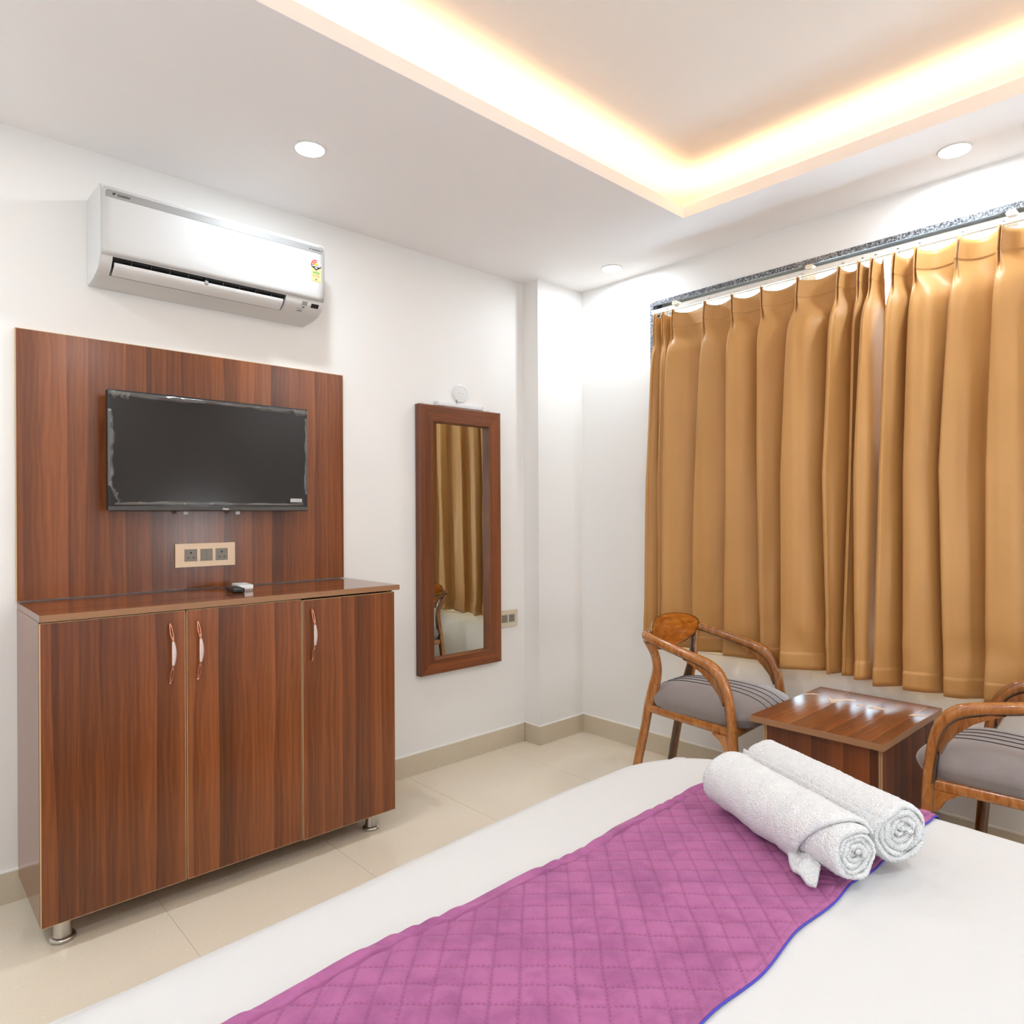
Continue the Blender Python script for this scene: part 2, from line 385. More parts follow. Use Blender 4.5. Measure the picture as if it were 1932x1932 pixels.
# ceiling: ring around the cove, cavity walls and raised top
def ring(m, x0, x1, y0, y1, X0, X1, Y0, Y1, z0, z1):
    m.box(X0, x0, Y0, Y1, z0, z1); m.box(x1, X1, Y0, Y1, z0, z1); m.box(x0, x1, Y0, y0, z0, z1); m.box(x0, x1, y1, Y1, z0, z1)
m = MB(); ring(m, CX0, CX1, CY0, CY1, 0, RX, RY, 0, H, H+0.010); ring(m, CX0, CX1, CY0, CY1, CX0-0.012, CX1+0.012, CY0-0.012, CY1+0.012, H+0.010, H+0.051)
ce = build('ceiling', m, M_ceil, kind='structure')
CV = 0.22
m = MB(); ring(m, CX0-CV, CX1+CV, CY0-CV, CY1+CV, 0, RX, RY, 0, H+0.010, 2.775); build('cove_side', m, M_cove, ce)
m = MB(); m.box(0, RX, RY, 0.0, 2.775, 2.83); build('cove_top', m, M_cove, ce)
for (x0, x1, y0, y1) in ((CX0-CO-.006, CX0-CO+.006, CY0-.04, CY1+.04), (CX1+CO-.006, CX1+CO+.006, CY0-.04, CY1+.04), (CX0-.04, CX1+.04, CY0-CO-.006, CY0-CO+.006), (CX0-.04, CX1+.04, CY1+CO-.006, CY1+CO+.006)):
    m = MB(); m.box(x0, x1, y0, y1, H+0.0105, H+0.014); build('led_tape', m, M_led, ce)
# baseboards made of stone strips
def skirting(name, segs, zt=0.1025):
    m = MB()
    for (x0, x1, y0, y1) in segs: m.box(x0, x1, y0, y1, zt, zt+0.005)
    b = build(name, m, M_caulk, kind='structure')
    return b
bl = skirting('baseboard_left', [(0, 0.012, RY+0.013, PY-0.013)])
y = PY-0.0125
while y > RY+0.02:
    y2 = max(y-1.22, RY+0.013); m = MB(); m.box(0.0005, 0.0125, y2+0.0008, y-0.0008, 0, 0.102); build('skirting_tile', m, M_skirt, bl); y = y2
bc = skirting('baseboard_column', [(0.0, PX+0.012, PY-0.012, PY), (PX, PX+0.012, PY, -0.013)])
m = MB(); m.box(0.013, PX+0.0118, PY-0.012, PY-0.0003, 0, 0.102); build('skirting_tile', m, M_skirt, bc)
m = MB(); m.box(PX+0.0005, PX+0.012, PY+0.0005, -0.013, 0, 0.102); build('skirting_tile', m, M_skirt, bc)
bf = skirting('baseboard_far', [(PX+0.0, RX, -0.012, 0)])
x = PX+0.001
while x < RX-0.02:
    x2 = min(x+0.61, RX-0.001); m = MB(); m.box(x+0.0008, x2-0.0008, -0.0125, -0.0005, 0, 0.102); build('skirting_tile', m, M_skirt, bf); x = x2
# window: granite surround, aluminium frame, panes
m = MB(); m.box(WX0-0.0, WX1, -0.006, 0.0, WZ1, WZ1+0.024); m.box(WX0-0.022, WX0, -0.006, 0, WZ0-0.02, WZ1+0.024); m.box(WX1, WX1+0.022, -0.006, 0, WZ0-0.02, WZ1+0.024)
tr = build('trim_1', m, M_granite, kind='structure', label='speckled grey granite strip around the window opening')
m = MB(); m.box(WX0, WX1, 0.0, 0.15, WZ1, WZ1+0.019); m.box(WX0-0.0, WX0+0.018, 0.0, 0.15, WZ0, WZ1); m.box(WX1-0.018, WX1, 0, 0.15, WZ0, WZ1)
build('reveal_lining', m, M_granite_dark, tr)
m = MB(); m.box(WX0, WX1, 0.001, 0.15, WZ0-0.008, WZ0); build('sill', m, M_granite, tr)
m = MB(); m.box(WX0-0.022, WX1+0.022, -0.004, 0.001, WZ0-0.007, WZ0); build('sill_edge', m, M_caulk, tr)
wn = thing('window_1', 'white sliding window behind the gold curtains', 'window', ((WX0+WX1)/2, 0.07, WZ0)); wn['kind'] = 'structure'; del wn['category']
m = MB(); a0, a1 = WX0+0.0, WX1
m.box(a0+0.018, a1-0.018, 0.045, 0.095, WZ1-0.014, WZ1); m.box(a0+0.018, a1-0.018, 0.045, 0.095, WZ0, WZ0+0.02); m.box(a0+0.018, a0+0.045, 0.045, 0.095, WZ0+.02, WZ1-.014); m.box(a1-0.045, a1-0.018, 0.045, 0.095, WZ0+.02, WZ1-.014)
build('window_frame', m, M_alu, wn)
nx = 3; pw = (a1-a0-0.09)/nx
for k in range(nx):
    px0 = a0+0.045+pw*k; m = MB(); yy = 0.050+0.02*(k % 2)
    ring(m, px0+0.030, px0+pw-0.030, WZ0+.045, WZ1-.030, px0, px0+pw, WZ0+.02, WZ1-.014, yy, yy+0.02)
    m.v = [(p[0], p[2], p[1]) for p in m.v]; sa = build('sash', m, M_alu, wn, fix=True)
    m = MB(); m.box(px0+0.030, px0+pw-0.030, yy+0.008, yy+0.012, WZ0+.045, WZ1-.030); build('pane', m, M_glass, sa)

# ------------------------------------------------------------------ downlights
DLL = ['round glowing ceiling downlight nearest the air conditioner', 'small round ceiling downlight nearest the room corner', 'round glowing ceiling downlight above the curtains at right']
for i, (x, y) in enumerate(DL):
    t = thing('downlight', DLL[i] if i < 3 else 'round ceiling downlight outside the picture', 'ceiling light', (x, y, H), 'recessed downlights in the ceiling')
    m = MB(); m.lathe((x, y, 0), [(0.0565, H-0.0001), (0.0565, H-0.002), (0.054, H-0.004), (0.050, H-0.004), (0.050, H-0.0005)], 40); build('trim_ring', m, M_white, t, True)
    m = MB(); m.lathe((x, y, 0), [(0.0495, H-0.001), (0.0495, H-0.006), (0.046, H-0.0075)], 40); build('lens', m, M_lens, t, True)

# ------------------------------------------------------------------ fill lamps added out of view on the headboard wall to soften contrast
for (y, side_) in ((-0.95, 'window'), (-3.45, 'far')):
    t = thing('added_fill_lamp', 'added fill lamp with a round globe on the headboard wall, %s side of the bed, outside the picture' % side_, 'fill lamp', (RX, y, 1.02), 'added fill lamps')
    m = MB(); m.lathe((RX-0.0145, y, 1.02), [(0.045, 0.0), (0.05, 0.004), (0.05, 0.014)], 24, 'x'); build('backplate', m, M_steel, t, True, 30)
    m = MB(); m.sweep([(RX-0.014, y, 1.02), (RX-0.09, y, 1.02), (RX-0.10, y, 1.04)], (0.008, 0.008), 10, ref=(0, 1, 0)); build('arm', m, M_steel, t, True)
    m = MB(); m.lathe((RX-0.10, y, 1.11), [(0.075*math.sin(PI*k/12)+0.0005, -0.075*math.cos(PI*k/12)) for k in range(13)], 24); build('globe', m, M_fill_globe, t, True, 180)

# ------------------------------------------------------------------ wood panel behind the TV
t = thing('wall_panel', 'tall walnut laminate panel on the wall behind the television', 'panel', (0.0, -2.131, 1.0005))
m = MB(); m.box(0.001, 0.0195, -2.7385, -1.5225, 1.0045, 1.9215); build('board', m, M_lamA, t)
pieces('edge_band', [(0.001, 0.0197, -2.7405, -2.7386, 1.0045, 1.9215), (0.001, 0.0197, -1.5224, -1.5208, 1.0045, 1.9215), (0.001, 0.0197, -2.7405, -1.5208, 1.9216, 1.923)], M_edge, t)

# ------------------------------------------------------------------ cabinet
CZ0, CZT, CF = 0.083, 1.0, 0.43
t = thing('cabinet', 'walnut laminate cabinet with three doors and steel feet under the television', 'cabinet', (0.21, -2.13, 0))
pieces('side_panel', [(0.002, CF-0.019, -2.7375, -2.7195, CZ0, 0.978), (0.002, CF-0.019, -1.5385, -1.5205, CZ0, 0.978)], M_lamSide, t)
pieces('bottom_board', [(0.002, CF-0.019, -2.7195, -1.5385, CZ0, CZ0+0.018)], M_mdf, t); pieces('back_board', [(0.002, 0.008, -2.7195, -1.5385, CZ0+.018, 0.978)], M_mdf, t)
pieces('divider', [(0.008, CF-0.03, yy-0.009, yy+0.009, CZ0+0.018, 0.978) for yy in (-2.3325, -1.9235)], M_mdf, t)
m = MB(); m.box(0.002, CF+0.006, -2.737, -1.4985, 0.979, CZT, 0.0008); build('cabinet_top', m, M_lamTop, t)
pieces('front_edge', [(CF+0.0061, CF+0.0069, -2.7368, -1.4987, 0.9795, CZT-0.0004)], M_band, t); pieces('side_edge', [(0.01, CF+0.0065, -1.4984, -1.4977, 0.9795, CZT-0.0004)], M_band, t)
m = MB(); m.box(0.01, CF+0.0065, -2.7378, -2.7371, 0.9795, CZT-0.0004); build('side_edge', m, M_lamSide, t)
def handle(parent, y, zt, zb):
    # S-curved rose-gold bar with a glittering lens-shaped middle, split loops at both ends
    L = zt-zb; zc = (zt+zb)/2
    def pt(u, dx=0, dy=0):      # u -1 bottom .. 1 top
        return (CF+0.004+0.015*math.cos(u*PI/2)**0.5+dx if abs(u) < 1 else CF+0.003+dx, y+0.0045*math.cos(u*PI*0.9)+dy, zc+u*L/2)
    m = MB()
    for sgn in (1, -1):
        for w in (-1, 1):
            path = []
            for k in range(13):
                u = sgn*(0.40+0.60*k/12); s_ = math.sin(PI*min(1, k/12))
                path.append(pt(u, 0.0, w*(0.0028*s_+0.001)))
            m.sweep(path, [(0.0024, 0.0030) if k < 12 else (0.002, 0.0022) for k in range(13)], 8, ref=(1, 0, 0))
        m.sweep([pt(sgn*0.99, 0.0), (CF+0.0005, pt(sgn)[1], zc+sgn*L/2)], (0.0035, 0.0035), 8, ref=(0, 0, 1))
    m.sweep([pt(-0.5+k/10, -0.0016) for k in range(11)], (0.0016, 0.0012), 8, ref=(1, 0, 0))
    h = build('handle', m, M_copper, parent, True, 60)
    h['label'] = 'curved rose-gold door handle'
    m = MB(); path = []; rad = []
    for k in range(21):
        u = -0.56+1.12*k/20; w = math.cos(u/0.56*PI/2); path.append(pt(u)); rad.append((0.0012+0.0060*w, 0.0010+0.0018*w))
    m.sweep(path, rad, 12, ref=(1, 0, 0)); build('inlay', m, M_glit, h, True, 60)
doors = [(-2.7365, -2.3345, -2.379, 0.0005), (-2.3305, -1.9255, -2.293, 0.0), (-1.9215, -1.5195, -1.8825, -0.0)]
for (y0, y1, hy, dx) in doors:
    dz = 0.004 if y0 > -2 else 0.0
    m = MB(); m.box(CF-0.0175, CF, y0+0.0015, y1-0.0015, CZ0+0.0015-dz, 0.9745-dz, 0.0, 0)
    m.box(CF-0.0175, CF+0.0003, y0, y0+0.0015, CZ0-dz, 0.976-dz, 0.0, 1); m.box(CF-0.0175, CF+0.0003, y1-0.0015, y1, CZ0-dz, 0.976-dz, 0.0, 1)
    m.box(CF-0.0175, CF+0.0003, y0, y1, CZ0-dz, CZ0+0.0015-dz, 0.0, 1); m.box(CF-0.0175, CF+0.0003, y0, y1, 0.9745-dz, 0.976-dz, 0.0, 1)
    d = build('door', m, [M_lamDoor, M_edge], t)
    handle(d, hy, 0.9365, 0.7445)
for (x, y) in ((0.362, -2.672), (0.362, -1.592), (0.06, -2.672), (0.06, -1.592)):
    m = MB(); m.lathe((x, y, 0), [(0.030, 0.0), (0.035, 0.003), (0.0365, 0.008), (0.0335, 0.013), (0.026, 0.0155), (0.0245, 0.020), (0.0245, CZ0)], 32); build('foot', m, M_steel, t, True, 50)

# ------------------------------------------------------------------ things on the cabinet
t = thing('remote_control', 'small black remote with curved front edge on the cabinet top', 'remote', (0.19, -2.088, 1.0))
def slab_poly(c, u, v, hu, hv, z0, z1, n=5, r=0.008, taper=0.004):
    # rounded rectangle prism, in plane axes u, v
    pts = []
    for (sx, sy, a0) in ((1, 1, 0), (-1, 1, PI/2), (-1, -1, PI), (1, -1, 1.5*PI)):
        for k in range(n): a = a0+PI/2*k/(n-1); pts.append((sx*(hu-r)+r*math.cos(a), sy*(hv-r)+r*math.sin(a)))
    rows = []
    for (z, s) in ((z0, 0.90), (z0+(z1-z0)*0.35, 1.0), (z1-(z1-z0)*0.12, 1.0), (z1, 0.97)):
        rows.append([(c[0]+(p[0]*u[0]+p[1]*v[0])*s, c[1]+(p[0]*u[1]+p[1]*v[1])*s, z) for p in pts])
    m = MB(); m.grid(rows, 0, True); N = len(pts); m.f.append(tuple(range(N))[::-1]); m.m.append(0); m.f.append(tuple(3*N+k for k in range(N))); m.m.append(0); return m
a = math.radians(8)
u_, v_ = (math.cos(a), -math.sin(a)), (math.sin(a), math.cos(a))
m = slab_poly((0.215, -2.088), u_, v_, 0.062, 0.022, 1.0, 1.017); build('casing', m, M_remote, t, True, 35)
m = MB()
for k in range(4):
    for j in (-1, 0, 1):
        cx = 0.180+0.018*k; m.box(cx-0.004, cx+0.004, -2.0835-0.0025*k+j*0.011-0.0035, -2.0835-0.0025*k+j*0.011+0.0035, 1.0165, 1.018)
build('buttons', m, M_bezel, t)
t = thing('remote_receiver', 'small white plastic box beside the black remote on the cabinet top', 'box', (0.15, -2.04, 1.0))
a = math.radians(-6)
m = slab_poly((0.155, -2.036), (math.cos(a), math.sin(a)), (-math.sin(a), math.cos(a)), 0.058, 0.026, 1.0, 1.022, 5, 0.007); build('casing', m, M_white, t, True, 35)
m = slab_poly((0.150, -2.036), (math.cos(a), math.sin(a)), (-math.sin(a), math.cos(a)), 0.035, 0.018, 1.0219, 1.0228, 5, 0.006); build('lid', m, M_white2, t, True, 35)

# ------------------------------------------------------------------ socket plates
def socket(parent, x, yc, zc, h, mat=M_grey):
    m = MB(); m.box(x, x+0.004, yc-h, yc+h, zc-h, zc+h, 0.0008); s_ = build('socket', m, mat, parent)
    m = MB()
    for (dy, dz, r) in ((0, 0.42*h, 0.16*h), (-0.42*h, -0.40*h, 0.115*h), (0.42*h, -0.40*h, 0.115*h)):
        m.lathe((x+0.0038, yc+dy, zc+dz), [(r, 0.0), (r, 0.0006)], 16, 'x')
    build('pin_holes', m, M_hole, s_)
t = thing('socket_plate', 'champagne socket plate with two sockets and a switch below the television', 'socket', (0.0195, -2.129, 1.088))
m = MB(); m.box(0.0196, 0.028, -2.243, -2.015, 1.0885, 1.181, 0.0015); build('plate', m, M_plate, t)
socket(t, 0.0262, -2.1865, 1.135, 0.0235); socket(t, 0.0262, -2.0690, 1.135, 0.0235)
for k in (-1, 1):
    m = MB(); yc = -2.1275+k*0.01175; m.box(0.0262, 0.0303, yc-0.0114, yc+0.0114, 1.1115, 1.1585, 0.001); build('switch', m, M_grey, t)
t = thing('socket_plate', 'beige socket plate half hidden behind the mirror frame', 'socket', (0.0, -0.50, 0.66))
m = MB(); m.box(0.0003, 0.010, -0.60, -0.4275, 0.662, 0.7545, 0.0015); build('plate', m, M_plate2, t)
socket(t, 0.0085, -0.474, 0.708, 0.0205)
for k in (-1, 1):
    m = MB(); yc = -0.5275+k*0.0105; m.box(0.0085, 0.0125, yc-0.0102, yc+0.0102, 0.6875, 0.7285, 0.001); build('switch', m, M_grey, t)

# ------------------------------------------------------------------ television
t = thing('television', 'flat black television on the walnut panel, film still on its edges', 'television', (0.02, -2.111, 1.305))
TY0, TY1, TZ0, TZ1, TX = -2.4855, -1.7375, 1.3055, 1.7365, 0.10
m = MB(); m.box(TX-0.030, TX-0.002, TY0, TY1, TZ0+0.004, TZ1, 0.002); m.box(TX-0.052, TX-0.030, TY0+0.09, TY1-0.09, TZ0+0.03, TZ1-0.10, 0.008); m.box(0.021, TX-0.052, -2.25, -1.97, 1.42, 1.60); build('back_case', m, M_dark, t)
pieces('bezel', [(TX-0.003, TX+0.0015, TY0, TY0+0.007, TZ0+0.018, TZ1-0.007), (TX-0.003, TX+0.0015, TY1-0.007, TY1, TZ0+0.018, TZ1-0.007), (TX-0.003, TX+0.0015, TY0, TY1, TZ1-0.007, TZ1)], M_black, t)
m = MB(); m.prism([(TX-0.004, TZ0+0.018), (TX+0.002, TZ0+0.018), (TX+0.006, TZ0+0.004), (TX+0.004, TZ0), (TX-0.004, TZ0)], 'y', TY0, TY1); lb = build('lower_bezel', m, M_bezel, t, fix=True)
m = MB(); m.box(TX-0.003, TX, TY0+0.007, TY1-0.007, TZ0+0.018, TZ1-0.007); build('screen', m, M_screen, t)
R_yz = Matrix(((0, 0, 1, 0), (1, 0, 0, 0), (0, 1, 0, 0), (0, 0, 0, 1)))
text_mesh('logo_lettering', 'Haier', 0.011, M_paper, lb, Matrix.Translation((TX+0.0056, -2.092, TZ0+0.0055)) @ R_yz, 0.0004, 0.0, 0.0002)
m = MB(); m.box(TX+0.0001, TX+0.0012, -1.812, -1.762, TZ0+0.038, TZ0+0.052); build('sticker', m, M_paper, t, label='small white paper sticker on the lower right of the screen')
m = MB()
for k in range(7): m.box(TX+0.0012, TX+0.0014, -1.809+k*0.0065, -1.8055+k*0.0065, TZ0+0.041, TZ0+0.049)
build('sticker_print', m, M_acband, t)
for yy in (-2.222, -2.025):
    m = MB(); m.box(TX-0.02, TX-0.016, yy-0.008, yy+0.008, TZ0-0.012, TZ0+0.005); build('tab', m, M_white2, t, label='small white tab under the screen')
# crumpled transparent film around the edges
def film_strip(p0, p1, width, inward, amp, seed, n=70):
    m = MB(); A = Vector(p0); B = Vector(p1); W_ = Vector(inward); rows = []
    for i in range(n+1):
        s_ = i/n; c = A.lerp(B, s_); r = []
        wj = 0.8*width*(0.85+0.5*noise.noise((s_*9+seed, 1.3, 0)))
        for k in range(7):
            q = k/6; h = 0.002+amp*math.sin(q*PI)**0.7*(0.55+0.45*noise.noise((s_*14+seed, q*2, 3.1)))+0.0012*noise.noise((s_*60+seed, q*8, 0.7))
            p = c+W_*(wj*q); r.append((p.x+max(0.0022, h), p.y, p.z))
        rows.append(r)
    m.grid(rows); return m
ff = MB()
for args in (((TX, TY0+0.01, TZ1-0.004), (TX, TY1-0.01, TZ1-0.004), 0.026, (0, 0, -1), 0.007, 1.0), ((TX, TY0-0.001, TZ1-0.07), (TX, TY0-0.001, TZ0+0.09), 0.030, (0, 1, 0), 0.011, 5.0),
             ((TX, TY1+0.001, TZ1-0.04), (TX, TY1+0.001, TZ0+0.07), 0.018, (0, -1, 0), 0.007, 9.0), ((TX, TY0+0.02, TZ0+0.022), (TX, TY1-0.02, TZ0+0.022), 0.016, (0, 0, 1), 0.004, 14.0),
             ((TX, TY0, TZ1-0.002), (TX, TY0+0.07, TZ1-0.006), 0.03, (0, 0, -1), 0.010, 21.0), ((TX, TY1-0.06, TZ1-0.006), (TX, TY1, TZ1-0.006), 0.03, (0, 0, -1), 0.008, 25.0),
             ((TX, TY0, TZ0+0.10), (TX, TY0+0.03, TZ0+0.03), 0.02, (0, 0.7, 0.7), 0.008, 31.0)):
    q = film_strip(*args); ff.add(q.v, q.f)
build('protective_film', ff, M_film, t, True, 180, label='crumpled clear film on the screen edges')

# ------------------------------------------------------------------ air conditioner
AY0, AY1 = -2.5255, -1.7020
t = thing('air_conditioner', 'white split air conditioner mounted on the wall above the television', 'air conditioner', (0.0, -2.114, 2.112))
prof = [(0.001, 2.420), (0.165, 2.420), (0.186, 2.416), (0.195, 2.405), (0.197, 2.380), (0.197, 2.225), (0.193, 2.192), (0.183, 2.164), (0.164, 2.141), (0.132, 2.125), (0.085, 2.116), (0.001, 2.112)]
pin = [(0.001, 2.420), (0.165, 2.420), (0.186, 2.416), (0.195, 2.405), (0.197, 2.380), (0.197, 2.225), (0.193, 2.192), (0.188, 2.176), (0.120, 2.196), (0.105, 2.165), (0.132, 2.1252), (0.085, 2.116), (0.001, 2.112)]
SY0, SY1 = -2.487, -1.866
m = MB(); m.prism(prof, 'y', AY0+0.003, SY0); m.prism(prof, 'y', SY1, AY1-0.003); m.prism(pin, 'y', SY0, SY1)
sp_ = [(p[0]*0.985+0.001, 2.265+(p[1]-2.265)*0.985) for p in prof]
m.prism(sp_, 'y', AY0, AY0+0.003); m.prism(sp_, 'y', AY1-0.003, AY1); build('body', m, M_white2, t, True, 35, fix=True)
m = MB(); m.prism([(0.121, 2.1955), (0.1865, 2.1765), (0.150, 2.150), (0.106, 2.165)], 'y', SY0+0.001, SY1-0.001); build('air_outlet', m, M_dark, t, fix=True)
for k in range(9):
    yy = SY0+0.06+k*(SY1-SY0-0.12)/8; m = MB(); m.prism([(0.150, 2.186), (0.1865, 2.1758), (0.1800, 2.160), (0.150, 2.152)], 'y', yy-0.001, yy+0.001); build('vane', m, M_bezel, t, fix=True)
# flap, a thin curved blade
fp = smooth_path([(0.1850, 0, 2.1560), (0.180, 0, 2.146), (0.168, 0, 2.1345), (0.146, 0, 2.1225)], 4)
rows = []
for p in fp: rows.append([(p.x, y_, p.z) for y_ in (SY0+0.006, SY1-0.012)])
m = MB(); top = [(p.x, p.z) for p in fp]; bot = [(p.x-0.004, p.z+0.003) for p in fp[::-1]]; m.prism(top+bot, 'y', SY0+0.006, SY1-0.012); build('flap', m, M_white, t, True, 40, fix=True)
m = MB(); m.box(0.178, 0.188, -2.182, -2.170, 2.150, 2.164, 0.002); build('flap_clip', m, M_acband, t)
# front panel shell with rounded upper corners
fpn = [(0.1972, 2.4065), (0.1995, 2.398), (0.2005, 2.38), (0.2005, 2.30), (0.2005, 2.228), (0.1968, 2.194), (0.1905, 2.178)]
rows = []
for (x, z) in fpn:
    ins = 0.004+(0.010*(1-math.sqrt(max(0, 1-((z-2.390)/0.0165)**2))) if z > 2.390 else 0)
    n = 24; rows.append([(x, AY0+ins+(AY1-AY0-2*ins)*k/n, z) for k in range(n+1)])
m = MB(); m.grid(rows); fpo = build('front_panel', m, M_acface, t, True, 50)
md = fpo.modifiers.new('solid', 'SOLIDIFY'); md.thickness = 0.003; md.offset = 0
pts = []
for (cy, cz, a0) in ((AY1-0.024, 2.3865, 0), (AY0+0.026, 2.3865, PI/2)):
    for k in range(6): a = a0+PI/2*k/5; pts.append((cy+0.012*math.cos(a), cz+0.012*math.sin(a)))
pts += [(AY0+0.014, 2.372), (AY1-0.012, 2.372)]
def xs_(z): return 0.2024 if z < 2.385 else 0.2024-0.004*((z-2.385)/0.0215)**2
m = MB(); N = len(pts); m.add([(xs_(p[1])+0.0004, p[0], p[1]) for p in pts], [tuple(range(N))]); band = build('silver_band', m, M_acband, t, label='silver strip with maker lettering', fix=True)
md = band.modifiers.new('solid', 'SOLIDIFY'); md.thickness = 0.0006; md.offset = 0
text_mesh('maker_lettering', 'DAIKIN', 0.0115, M_ink, band, Matrix.Translation((0.2034, -2.476, 2.3800)) @ R_yz, 0.0003, 0.25, 0.0003)
m = MB(); m.prism([(-2.4905, 2.3885), (-2.4785, 2.3885), (-2.4885, 2.3790)], 'x', 0.2031, 0.2036); build('maker_emblem', m, M_ink, band, fix=True)
text_mesh('lettering', 'INVERTER', 0.0075, M_ink, band, Matrix.Translation((0.2034, -1.762, 2.3805)) @ R_yz, 0.0002, 0.25, 0.0)
for e_ in ([(-1.7725, 2.3865), (-1.7655, 2.3865), (-1.771, 2.3795)], [(-1.721, 2.3865), (-1.715, 2.3865), (-1.720, 2.3795)]):
    m = MB(); m.prism(e_, 'x', 0.2031, 0.2036); build('emblem', m, M_ink, band, fix=True)
# energy label
EX = 0.2021; ly0, ly1 = -1.7655, -1.7215; lc = (ly0+ly1)/2
m = MB(); m.box(EX, EX+0.0003, ly0, ly1, 2.252, 2.318); el = build('energy_label', m, M_cream, t, label='cream energy rating sticker with a red star arc')
def arc(m, r0, r1, a0, a1, x, cz=2.321, mi=0, n=16):
    v = []; 
    for k in range(n+1):
        a = a0+(a1-a0)*k/n
        for r in (r0, r1): v.append((x, lc+r*math.cos(a), cz+r*math.sin(a)))
    m.add(v, [(2*k, 2*k+1, 2*k+3, 2*k+2) for k in range(n)], mi)
m = MB(); arc(m, 0.0, 0.0225, 0, PI, EX+0.0005, mi=0); arc(m, 0.010, 0.0225, PI*0.42, PI, EX+0.0007, mi=1); arc(m, 0.0, 0.0095, 0, PI, EX+0.0007, mi=2)
for a in (2.85, 2.25, 1.66):
    cy, cz = lc+0.0162*math.cos(a), 2.321+0.0162*math.sin(a); vv = []
    for k in range(10):
        rr = 0.0042 if k % 2 == 0 else 0.0020; an = PI/2+k*PI/5; vv.append((EX+0.0009, cy+rr*math.cos(an), cz+rr*math.sin(an)))
    m.add(vv, [tuple(range(10))], 0)
m.add([(EX+0.0007, lc-0.0225, 2.321), (EX+0.0007, lc+0.0225, 2.321), (EX+0.0007, lc+0.022, 2.3135), (EX+0.0007, lc, 2.300), (EX+0.0007, lc-0.022, 2.3135)], [(0, 1, 2, 3, 4)], 3)
m.add([(EX+0.0009, lc-0.019, 2.3195), (EX+0.0009, lc+0.019, 2.3195), (EX+0.0009, lc+0.019, 2.3155), (EX+0.0009, lc-0.019, 2.3155)], [(0, 1, 2, 3)], 0)
m.add([(EX+0.0009, lc-0.006, 2.3125), (EX+0.0009, lc+0.006, 2.3125), (EX+0.0009, lc+0.004, 2.3075), (EX+0.0009, lc-0.004, 2.3075)], [(0, 1, 2, 3)], 0)
build('star_arc', m, [M_paper, M_red, M_yel, M_ink], el)
m = MB(); x = EX+0.0006
for (y0, y1, z0, z1, mi) in [(-0.015, 0.015, 2.288, 2.293, 1), (-0.002, 0.002, 2.296, 2.299, 0), (-0.004, 0.004, 2.2625, 2.2655, 0), (-0.003, 0.003, 2.2585, 2.2605, 0)]+[(-0.015, -0.003, 2.284-k*0.003, 2.2852-k*0.003, 2) for k in range(5)]+[(0.000, 0.016-0.003*(k % 2), 2.284-k*0.003, 2.2852-k*0.003, 2) for k in range(5)]+[(-0.019, 0.019, 2.2540, 2.2550, 2)]:
    m.add([(x, lc+y0, z0), (x, lc+y1, z0), (x, lc+y1, z1), (x, lc+y0, z1)], [(0, 1, 2, 3)], mi)
build('label_print', m, [M_ink, M_green, M_inkl], el)
# display and small marks on the lower right corner
def on_curve(t_):   # point on lower body curve
    i = min(int(t_), 4); q = t_-i; a_, b_ = prof[6+i], prof[7+i]; return (a_[0]+(b_[0]-a_[0])*q, a_[1]+(b_[1]-a_[1])*q)
def patch(name, t0, t1, y0, y1, mat, parent):
    a_, b_ = on_curve(t0), on_curve(t1); nx, nz = -(b_[1]-a_[1]), (b_[0]-a_[0]); l = math.hypot(nx, nz); nx, nz = nx/l*0.0016, nz/l*0.0016
    m = MB(); v = []
    for e in (0.0, 1.0):
        for (p, y_) in ((a_, y0), (a_, y1), (b_, y1), (b_, y0)): v.append((p[0]+nx*e, y_, p[1]+nz*e))
    m.add(v, [(0, 1, 2, 3), (7, 6, 5, 4), (0, 4, 5, 1), (1, 5, 6, 2), (2, 6, 7, 3), (3, 7, 4, 0)]); return build(name, m, mat, parent, fix=True)
patch('display_window', 0.95, 1.55, -1.755, -1.722, M_dark, t)
patch('sensor_window', 0.85, 1.45, -1.795, -1.772, M_acband, t)
patch('indicator', 1.65, 1.78, -1.790, -1.780, M_bezel, t); patch('indicator', 1.95, 2.02, -1.812, -1.782, M_acband, t); patch('indicator', 2.25, 2.45, -1.805, -1.785, M_acband, t)

# ------------------------------------------------------------------ wall mirror
t = thing('wall_mirror', 'tall wall mirror in a mitred walnut frame beside the cabinet', 'mirror', (0.0, -0.845, 0.487))
MY0, MY1, MZ0, MZ1, MW, MX = -1.1135, -0.5785, 0.487, 1.838, 0.083, 0.042
def frame_piece(o0, o1, i1, i0, mat):
    # outer edge o0-o1, inner edge i0-i1 (y,z); bevelled front
    m = MB()
    def q(p, c, f): return (p[0]+(c[0]-p[0])*f, p[1]+(c[1]-p[1])*f)
    fo0, fo1 = q(o0, i0, 0.06), q(o1, i1, 0.06); fi0, fi1 = q(i0, o0, 0.04), q(i1, o1, 0.04)
    v = [(0.002,)+o0, (0.002,)+o1, (MX-0.003,)+o1, (MX-0.003,)+o0, (MX,)+fo0, (MX,)+fo1, (MX,)+fi1, (MX,)+fi0, (MX-0.002,)+i0, (MX-0.002,)+i1, (0.012,)+i1, (0.012,)+i0]
    f = [(0, 1, 2, 3), (3, 2, 5, 4), (4, 5, 6, 7), (7, 6, 9, 8), (8, 9, 10, 11), (0, 3, 4, 7, 8, 11), (1, 10, 9, 6, 5, 2), (0, 11, 10, 1)]
    m.add(v, f); return build('frame_rail', m, mat, t, fix=True)
g = 0.0004
frame_piece((MY0, MZ0), (MY0, MZ1), (MY0+MW, MZ1-MW-g), (MY0+MW, MZ0+MW*0.9+g), M_frame)
